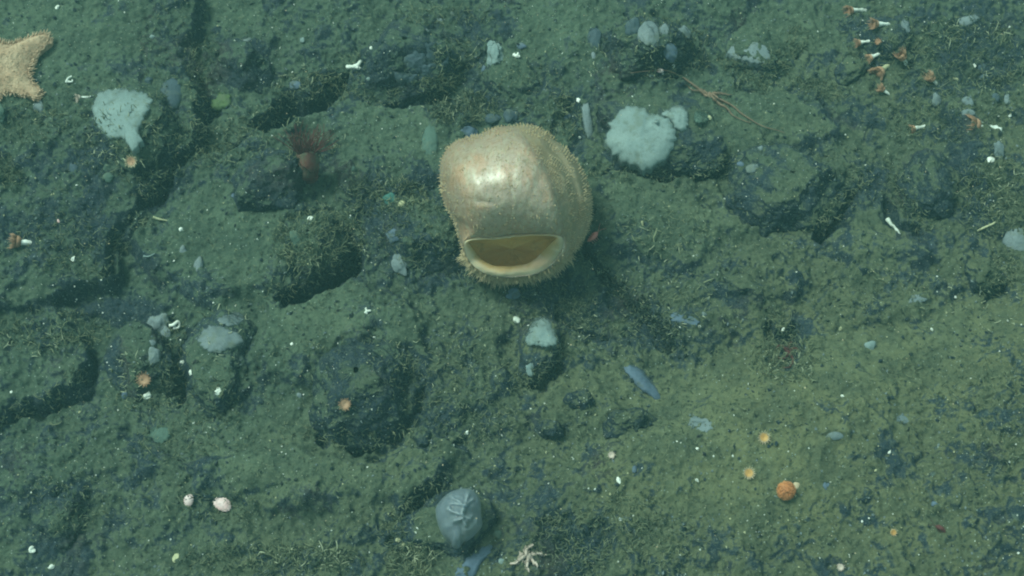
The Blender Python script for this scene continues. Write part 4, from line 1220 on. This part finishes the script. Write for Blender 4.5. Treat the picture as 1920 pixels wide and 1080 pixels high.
# ------------------------------------------------------------------ shells, coral chips, tubes
def shell(px, py, L, Wd, rot, label, mat='pink_shell'):
    p, n = hit(px, py); x, y, z = frame(n, .5); k = mm(1, p)
    nr, nc = 16, 48
    u = np.linspace(0, 1, nr)[:, None]; t = np.linspace(0, 2 * math.pi, nc, endpoint=False)[None]
    rib = 1 + .05 * np.cos(t * 16) * u
    lx = L * u * np.cos(t) * rib * (1 - .15 * np.sin(t)); ly = Wd * u * np.sin(t) * rib
    lz = .42 * Wd * (1 - u ** 2) + .5 * np.cos(t * 16) * u + .25 * np.sin(u * 24)
    c, s_ = math.cos(rot), math.sin(rot)
    X, Y = lx * c - ly * s_, lx * s_ + ly * c
    top = (X * k)[..., None] * x + (Y * k)[..., None] * y + (lz * k + .003)[..., None] * z
    bot = top[-1:] - z * .003
    bot2 = np.repeat((-z * .002)[None, None], nc, 1)
    A = np.concatenate([top, bot, bot2])
    o = mesh_np('shell', A.reshape(-1, 3), grid_faces(nr + 2, nc), M[mat]); o.location = Vector(p)
    tag(o, label, 'shell')
shell(354, 938, 12, 9, 1.3, 'smaller, left one of two pinkish white shells in the lower left')
shell(418, 945, 18, 13, -.5, 'larger, right one of two pinkish white shells in the lower left')
shell(754, 383, 8, 6.5, .4, 'small white shell with yellow edge right of the teal sponge', 'yellow_shell')
shell(1857, 301, 8, 7, .8, 'pale ring shaped shell near the right edge', 'shell_white')
shell(1565, 817, 16, 8, .1, 'faint pinkish flat shell on the lower right slope', 'grey_sponge')

def twig(name, px, py, branches, rad, mat, label, cat, lift=.010):
    """a short forked piece: branches are lists of pixel offsets from (px,py) with a height in pixels"""
    p, n = hit(px, py); x, y, z = frame(n); k = mm(1, p)
    T = []
    for br in branches:
        P = np.array([a * k * x - b * k * y + c * k * z for a, b, c in br])
        P = spline(P, 12); m_ = len(P)
        w = rad * k * np.linspace(1.1, .75, m_) * (1 + .2 * vn(np.arange(m_) * .9, np.full(m_, px * .37), seed=3))
        T.append(tube(P, w, 9))
    V, F = join(T)
    V = V + fbm(V[:, 0] + px, V[:, 1], V[:, 2], freq=170, octv=2, seed=2)[:, None] * rad * k * .18
    o = mesh_np(name, V, F, M[mat]); o.location = Vector(p)
    return tag(o, label, cat)
twig('coral_chip', 672, 127, [[(-20, -1, 6), (-8, 0, 8), (0, 0, 8), (4, 4, 4)], [(-4, 1, 8), (4, -5, 8), (7, -12, 6)], [(-6, 0, 8), (4, 2, 9)]], 4, 'shell_white', 'bright white wedge shaped coral chip in the black crevice at the top', 'coral chip')
twig('coral_chip', 328, 608, [[(-10, 2, 4), (-2, 0, 7), (6, -6, 6), (9, 0, 5), (6, 6, 4), (0, 6, 4)], [(0, 8, 2), (-2, 0, 6)]], 3, 'shell_white', 'white forked coral chip with a ring end, in the left middle', 'coral chip')
twig('coral_chip', 689, 584, [[(-5, 4, 2), (-2, 0, 4), (-4, -6, 5)], [(-2, 0, 4), (6, -1, 4)], [(-2, 0, 4), (-1, 6, 2)]], 2.2, 'shell_white', 'white three pronged chip on the silt left of centre', 'coral chip')
twig('coral_chip', 131, 150, [[(-6, 5, 3), (-2, -3, 5), (4, -6, 4)], [(-4, 3, 3), (4, 4, 4), (6, 0, 4)]], 2, 'shell_white', 'white hooked chip between the starfish and the heart shaped sponge', 'coral chip')
twig('coral_chip', 970, 106, [[(-6, -3, 4), (0, 2, 6), (6, 1, 5)], [(0, 2, 6), (3, -5, 6)]], 3, 'shell_white', 'white chip on the rock behind the tunicate', 'coral chip')
twig('worm_tube', 1676, 425, [[(-12, -15, 5), (-7, -6, 7), (0, 1, 7), (6, 9, 6), (10, 15, 3)]], 3.3, 'shell_white', 'straight white worm tube lying on the silt at the right', 'worm tube')
twig('worm_tube', 1225, 450, [[(6, -22, 5), (2, -10, 6), (-1, -3, 6), (2, 8, 3)]], 1.5, 'hydroid', 'thin pale bent tube on the silt right of the tunicate', 'worm tube')
twig('worm_tube', 305, 411, [[(-17, -5, 4), (-6, -1, 5), (6, 2, 5), (16, 4, 3)]], 2, 'yellow_shell', 'straw coloured stick on the silt in the left middle', 'worm tube')
twig('worm_tube', 1852, 425, [[(-18, 8, 5), (-6, 2, 7), (8, -4, 6), (14, -8, 4)]], 2, 'yellow_shell', 'straw coloured tube near the right edge', 'worm tube')
twig('worm_tube', 1328, 527, [[(-10, 5, 3), (-2, 1, 5), (10, -4, 4)]], 1.6, 'hydroid', 'short pale tube left of the flat dark slab', 'worm tube')
twig('worm_tube', 1166, 648, [[(-26, 6, 3), (-8, 2, 4), (2, -1, 4)]], 1.5, 'hydroid', 'pale thin tube with a white tip above the long blue sponge', 'worm tube')
twig('worm_tube', 107, 792, [[(-12, -1, 3), (-6, 4, 4), (4, 2, 4), (10, -3, 3)]], 1.3, 'hydroid', 'curved pale tube on the silt at the lower left', 'worm tube')
twig('worm_tube', 282, 478, [[(-12, 2, 3), (-4, 5, 4), (6, 2, 4), (10, -1, 3)]], 1.6, 'white_sponge', 'curved pale sliver on the silt in the left middle', 'worm tube')

def chip(px, py, r, label, mat='shell_white', name='shell_chip'):
    r = r * .85
    p, n = hit(px, py); x, y, z = frame(n); k = mm(1, p)
    u, v, w = sphere_grid(9, 12)
    q = 1 + .55 * fbm(u + px, v + py, w, freq=1.3, octv=2, seed=int(px))
    e = .6 + .4 * rng.random(); t = rng.random() * 3.14
    a = (math.cos(t) * x + math.sin(t) * y); b_ = np.cross(z, a)
    V = (u * q * r * k)[..., None] * a + (v * q * r * k * e)[..., None] * b_ + (w * q * r * k * .55 + r * k * .12)[..., None] * z
    o = mesh_np(name, V.reshape(-1, 3), grid_faces(9, 12), M[mat], smooth=False); o.location = Vector(p)
    tag(o, label, 'shell chip', 'white shell chips')
CHIPS = [
 (340,430,6,'white pointed chip in the left middle, below the straw coloured stick'), (276,742,8,'white chip under the orange round polyp on the left rock'),
 (408,735,7,'white chip on the lower part of the tall rock in the left middle'), (343,680,5,'upper of two white chips in the cleft left of the tall rock'),
 (358,698,5,'lower of two white chips in the cleft left of the tall rock'), (60,1030,8,'white chip in the bottom left corner, upper of two'),
 (97,1063,7,'white chip in the bottom left corner, lower of two'), (21,736,4,'small white chip above the dark edge at the left'),
 (137,486,5,'white chip on the dark stones at the left'), (108,13,5,'small white sliver at the top left'),
 (547,645,4,'white grain on the smooth silt left of the dark squarish boulder'), (702,633,4,'white grain on top of the dark squarish boulder'),
 (875,812,5,'white chip beside the small brown lump, lower middle'), (1558,415,7,'white chip at the right foot of the broad dark boulder'),
 (1580,743,4,'white grain on the right slope above the orange ball'), (1668,848,4,'white grain at the top of the dark patch, lower right'),
 (1164,974,4,'bright white grain in the lower middle, above the pale brittle star'), (1160,901,7,'white forked chip on the silt in the lower middle'),
 (1308,842,5,'white chip under the crumbly pale crust'), (1307,900,4,'white grain left of the lower amber polyp'),
 (746,1012,6,'cream chip at the left of the dark low rock, bottom'), (757,1021,5,'bluish white chip next to the cream one, bottom'),
 (582,410,6,'white chip on top of the ragged overhanging rock'), (1238,133,7,'pinkish white chip at the tip of the reddish brittle star arm'),
 (1085,188,5,'white chip above the narrow upright grey sponge'), (1086,258,4,'white grain left of the narrow upright grey sponge'),
 (1330,222,5,'cream chip on the dark boulder right of the white sponges'), (1205,418,5,'cream chip right of the tunicate'),
 (1263,124,4,'white grain below the row of grey sponges at the top'), (1791,148,5,'cream chip at the right, among the beads and bristles'),
 (1828,123,4,'white grain near the dark blue beads at the right'), (1893,217,4,'white grain by the right edge above the thick stalked polyp'),
 (1004,551,4,'white grain right of the blue sponge below the tunicate'), (1469,617,5,'bluish white chip by the dark hollow right of centre'),
 (1576,616,5,'cream chip on the stones right of the dark hollow'), (1790,557,4,'white grain below the silt coated cobble'),
 (1747,617,4,'white grain on the upper right slope'), (330,1047,9,'yellowish chip on the fuzzy silt at the bottom left'),
 (110,415,4,'pinkish chip above the dark stones at the left'), (1228,910,0,''), (801,57,5,'pale branching bit at the top, left of two'),
 (828,38,8,'bluish white lump at the top, largest of the group above the bluish boulder'), (848,27,7,'bluish white forked lump at the top, right of the largest'),
]
for px, py, r, lab in CHIPS:
    if lab: chip(px, py, r, lab, 'yellow_shell' if 'yellow' in lab or 'cream' in lab else 'grey_sponge' if 'bluish white l' in lab or 'bluish white f' in lab or 'pale branching' in lab else 'pink_shell' if 'pinkish' in lab else 'shell_white')

# ------------------------------------------------------------------ fuzz and grit
def strands(regions, name, label, mats, seed=1, wr=(.0006, .0011), dens=1.0):
    r = np.random.default_rng(seed); T = []; MI = []
    for cx, cy, rx, ry, cnt, ln in regions:
        for _ in range(int(cnt * dens)):
            a, q = r.random() * 2 * math.pi, math.sqrt(r.random())
            px, py = cx + rx * q * math.cos(a), cy + ry * q * math.sin(a)
            p, n = hit(px, py)
            d0 = n * .5 + np.array([0, 0, .35]) + r.normal(size=3) * .55; d0 /= np.linalg.norm(d0)
            d1 = d0 + r.normal(size=3) * .7; d1 /= np.linalg.norm(d1)
            L = ln * .001 * (.4 + .9 * r.random())
            pts = [p - d0 * .002, p + d0 * L * .45, p + d0 * L * .5 + d1 * L * .25, p + d0 * L * .5 + d1 * L * .5]
            w = r.uniform(*wr)
            t = tube(pts, [w, w, w * .85, w * .5], 4); T.append(t)
            nf = len(t[1]); mi = 0 if r.random() < .55 else 1
            MI.append((mi, nf, len(t[2])))
            if r.random() < .35:
                e = d0 * .5 + r.normal(size=3) * .6
                t = tube([pts[1], pts[1] + e * L * .25, pts[1] + e * L * .42], [w * .9, w * .8, w * .4], 4); T.append(t)
                MI.append((mi, len(t[1]), len(t[2])))
    V, F = join(T)
    mi = np.concatenate([np.full(a[1], a[0]) for a in MI] + [np.full(a[2], a[0]) for a in MI])
    return tag(mesh_np(name, V, F, [M[k] for k in mats], mi=mi), label, kind='stuff')
FUZZ = [
 (870,205,70,35,260,22), (600,165,90,30,170,20), (240,250,110,90,240,18), (600,450,90,60,420,20), (720,370,80,40,260,20), (790,430,90,70,220,14),
 (1800,110,130,80,420,20), (1860,370,70,80,280,22), (1780,230,90,40,150,16), (1700,220,40,50,90,14), (770,1050,50,40,160,24), (580,280,60,30,90,20),
 (850,110,40,40,80,16), (825,155,50,12,90,22), (60,230,70,40,120,16), (100,620,110,40,160,20), (280,730,60,60,90,16), (130,460,110,60,190,16),
 (1220,80,90,50,110,14), (1470,670,60,50,140,18), (1230,590,90,70,170,12), (1040,580,90,50,160,14), (840,700,120,60,150,14), (900,790,90,40,130,14),
 (400,950,90,30,80,16), (520,1050,180,30,260,20), (1100,1010,120,60,190,16), (1250,1020,70,50,110,14), (1180,960,60,40,90,12), (1650,560,130,60,150,12),
 (1800,700,140,60,120,12), (1880,800,60,100,110,12), (330,80,80,90,110,12), (430,270,90,40,130,16), (840,30,90,20,90,18), (1000,170,70,50,100,14),
 (1600,330,90,60,90,10), (1660,60,90,70,120,14), (960,600,600,300,900,9), (960,300,960,300,1100,9), (960,850,960,230,1300,9), (1900,180,60,60,120,18),
 (1250,440,90,40,60,14), (130,940,80,60,110,14), (400,760,60,50,90,14), (330,830,80,40,70,18), (620,560,150,30,60,9), (900,520,40,20,60,14),
]
for pts_, w_, d_ in CRACKS:
    for q_ in spline(pts_, 6):
        FUZZ.append((q_[0], q_[1], 26, 18, 22, 15))
strands(FUZZ, 'hydroid_turf', 'fuzzy pale and dark hydroid growth over the stones and silt', ['hydroid', 'hydroid_dark'], wr=(.0004, .0009), dens=1.7)
BRIGHT = [(1850,60,70,20,26,20), (1760,70,40,30,16,18), (1850,150,40,20,22,14), (850,110,30,40,16,18), (868,200,50,30,40,20), (775,1050,30,30,36,24),
          (70,640,60,30,30,22), (740,365,50,25,40,18), (590,150,60,25,30,18), (1870,350,40,60,46,18), (240,700,40,40,20,18), (1245,460,70,30,16,16), (230,260,70,50,40,18), (700,240,200,90,24,9), (560,1045,120,25,40,22), (480,230,90,30,40,14), (1180,120,90,40,30,12), (640,470,60,50,50,14), (1500,690,60,30,40,12), (1240,560,100,70,50,10), (420,620,60,60,24,12), (840,660,140,70,50,10), (1100,640,60,50,20,12), (1850,560,80,80,30,12)]
M['bristle'] = soft_mat('pale_bristle', (0.38, 0.40, 0.28), (0.28, 0.30, 0.21), .7, .2, 60, .1, 0)
strands(BRIGHT, 'pale_bristles', 'thin pale bristles standing in sparse tufts on the stones', ['bristle', 'hydroid'], 5, (.0008, .0013))

def grit(name, label, cnt, size, mat, seed, clump=.5):
    r = np.random.default_rng(seed); Vs, Fs = [], []; off = 0
    oct_v = np.array([[1, 0, 0], [-1, 0, 0], [0, 1, 0], [0, -1, 0], [0, 0, 1], [0, 0, -1.]])
    oct_f = np.array([[0, 2, 4], [2, 1, 4], [1, 3, 4], [3, 0, 4], [2, 0, 5], [1, 2, 5], [3, 1, 5], [0, 3, 5]])
    while cnt > 0:
        px, py = r.uniform(-120, 2040), r.uniform(-80, 1160)
        if vn(px / 90., py / 90., seed=seed) * .5 + .5 < r.random() * clump * 1.6: continue
        p, n = hit(px, py); cnt -= 1
        s = size * (.45 + r.random() ** 3 * 1.6)
        Q, _ = np.linalg.qr(r.normal(size=(3, 3)))
        V = oct_v * (s * r.uniform(.6, 1.2, size=(6, 1))) * np.array([1, .8, .6])
        Vs.append(V @ Q.T + p + n * s * .2); Fs.append(oct_f + off); off += 6
    o = mesh_np(name, np.concatenate(Vs), np.concatenate(Fs), M[mat], smooth=False)
    tag(o, label, kind='stuff')
grit('white_grit', 'tiny white shell grains scattered over the sea floor', 1700, .0016, 'shell_white', 3, .8)
grit('pale_grit', 'tiny blue grey grains scattered over the sea floor', 3300, .0022, 'grey_sponge', 4, .8)
grit('yellow_grit', 'tiny straw coloured grains scattered over the sea floor', 900, .0017, 'yellow_shell', 6)
grit('dark_grit', 'dark crumbs of rock scattered over the silt', 5200, .0034, 'rock_bare', 8, .8)

def marine_snow():
    r = np.random.default_rng(31); Vs, Fs = [], []
    oct_v = np.array([[1, 0, 0], [-1, 0, 0], [0, 1, 0], [0, -1, 0], [0, 0, 1], [0, 0, -1.]])
    oct_f = np.array([[0, 2, 4], [2, 1, 4], [1, 3, 4], [3, 0, 4], [2, 0, 5], [1, 2, 5], [3, 1, 5], [0, 3, 5]])
    for i in range(900):
        p = np.array([r.uniform(-1.3, 1.3), r.uniform(-.9, .9), r.uniform(.12, .9)]); s_ = r.uniform(.0004, .0011)
        Vs.append(oct_v * s_ * r.uniform(.6, 1.4, size=(6, 1)) + p); Fs.append(oct_f + 6 * i)
    tag(mesh_np('marine_snow', np.concatenate(Vs), np.concatenate(Fs), M['pale_rim'], smooth=False), 'fine pale particles drifting in the water', kind='stuff')
marine_snow()

def grain_track():
    r = np.random.default_rng(12); path = spline([(1100, 462), (1112, 490), (1136, 520), (1180, 560), (1215, 590), (1250, 625), (1262, 690)], 200)
    oct_v = np.array([[1, 0, 0], [-1, 0, 0], [0, 1, 0], [0, -1, 0], [0, 0, 1], [0, 0, -1.]])
    oct_f = np.array([[0, 2, 4], [2, 1, 4], [1, 3, 4], [3, 0, 4], [2, 0, 5], [1, 2, 5], [3, 1, 5], [0, 3, 5]])
    Vs, Fs = [], []
    m = soft_mat('black_grain', (0.018, 0.024, 0.022), (0.010, 0.014, 0.014), .9, .1, 90, .3, 0)
    for i in range(620):
        t = r.random() ** 1.3 * .93; q = path[int(t * 199)] + r.normal(size=2) * (3.5 + 7 * t)
        p, n = hit(*q); s_ = .0018 + .0034 * r.random()
        Q, _ = np.linalg.qr(r.normal(size=(3, 3)))
        Vs.append((oct_v * (s_ * r.uniform(.6, 1.3, size=(6, 1)))) @ Q.T + p + n * s_ * .5); Fs.append(oct_f + 6 * i)
    tag(mesh_np('dark_grains', np.concatenate(Vs), np.concatenate(Fs), m, smooth=False), 'trail of black grains running down to the right from the tunicate', kind='stuff')
grain_track()

# ------------------------------------------------------------------ the water itself
def water_haze():
    lo, hi = np.array([-26, -26, float(GH.min()) - 1.0]), np.array([26, 26, CAM[2] + .6])
    V = np.array([[x, y, z] for x in (lo[0], hi[0]) for y in (lo[1], hi[1]) for z in (lo[2], hi[2])])
    F = np.array([[0, 1, 3, 2], [4, 6, 7, 5], [0, 4, 5, 1], [2, 3, 7, 6], [0, 2, 6, 4], [1, 5, 7, 3]])
    m = bpy.data.materials.new('sea_water'); m.use_nodes = True
    n, l = m.node_tree.nodes, m.node_tree.links
    n.remove(n['Principled BSDF'])
    v = n.new('ShaderNodeVolumePrincipled')
    v.inputs['Color'].default_value = (0.36, 0.80, 0.84, 1)
    v.inputs['Density'].default_value = 0.033
    l.new(v.outputs[0], n['Material Output'].inputs['Volume'])
    o = mesh_np('haze', V, F, m, smooth=False)
    tag(o, 'blue green haze of the sea water', kind='stuff')
water_haze()
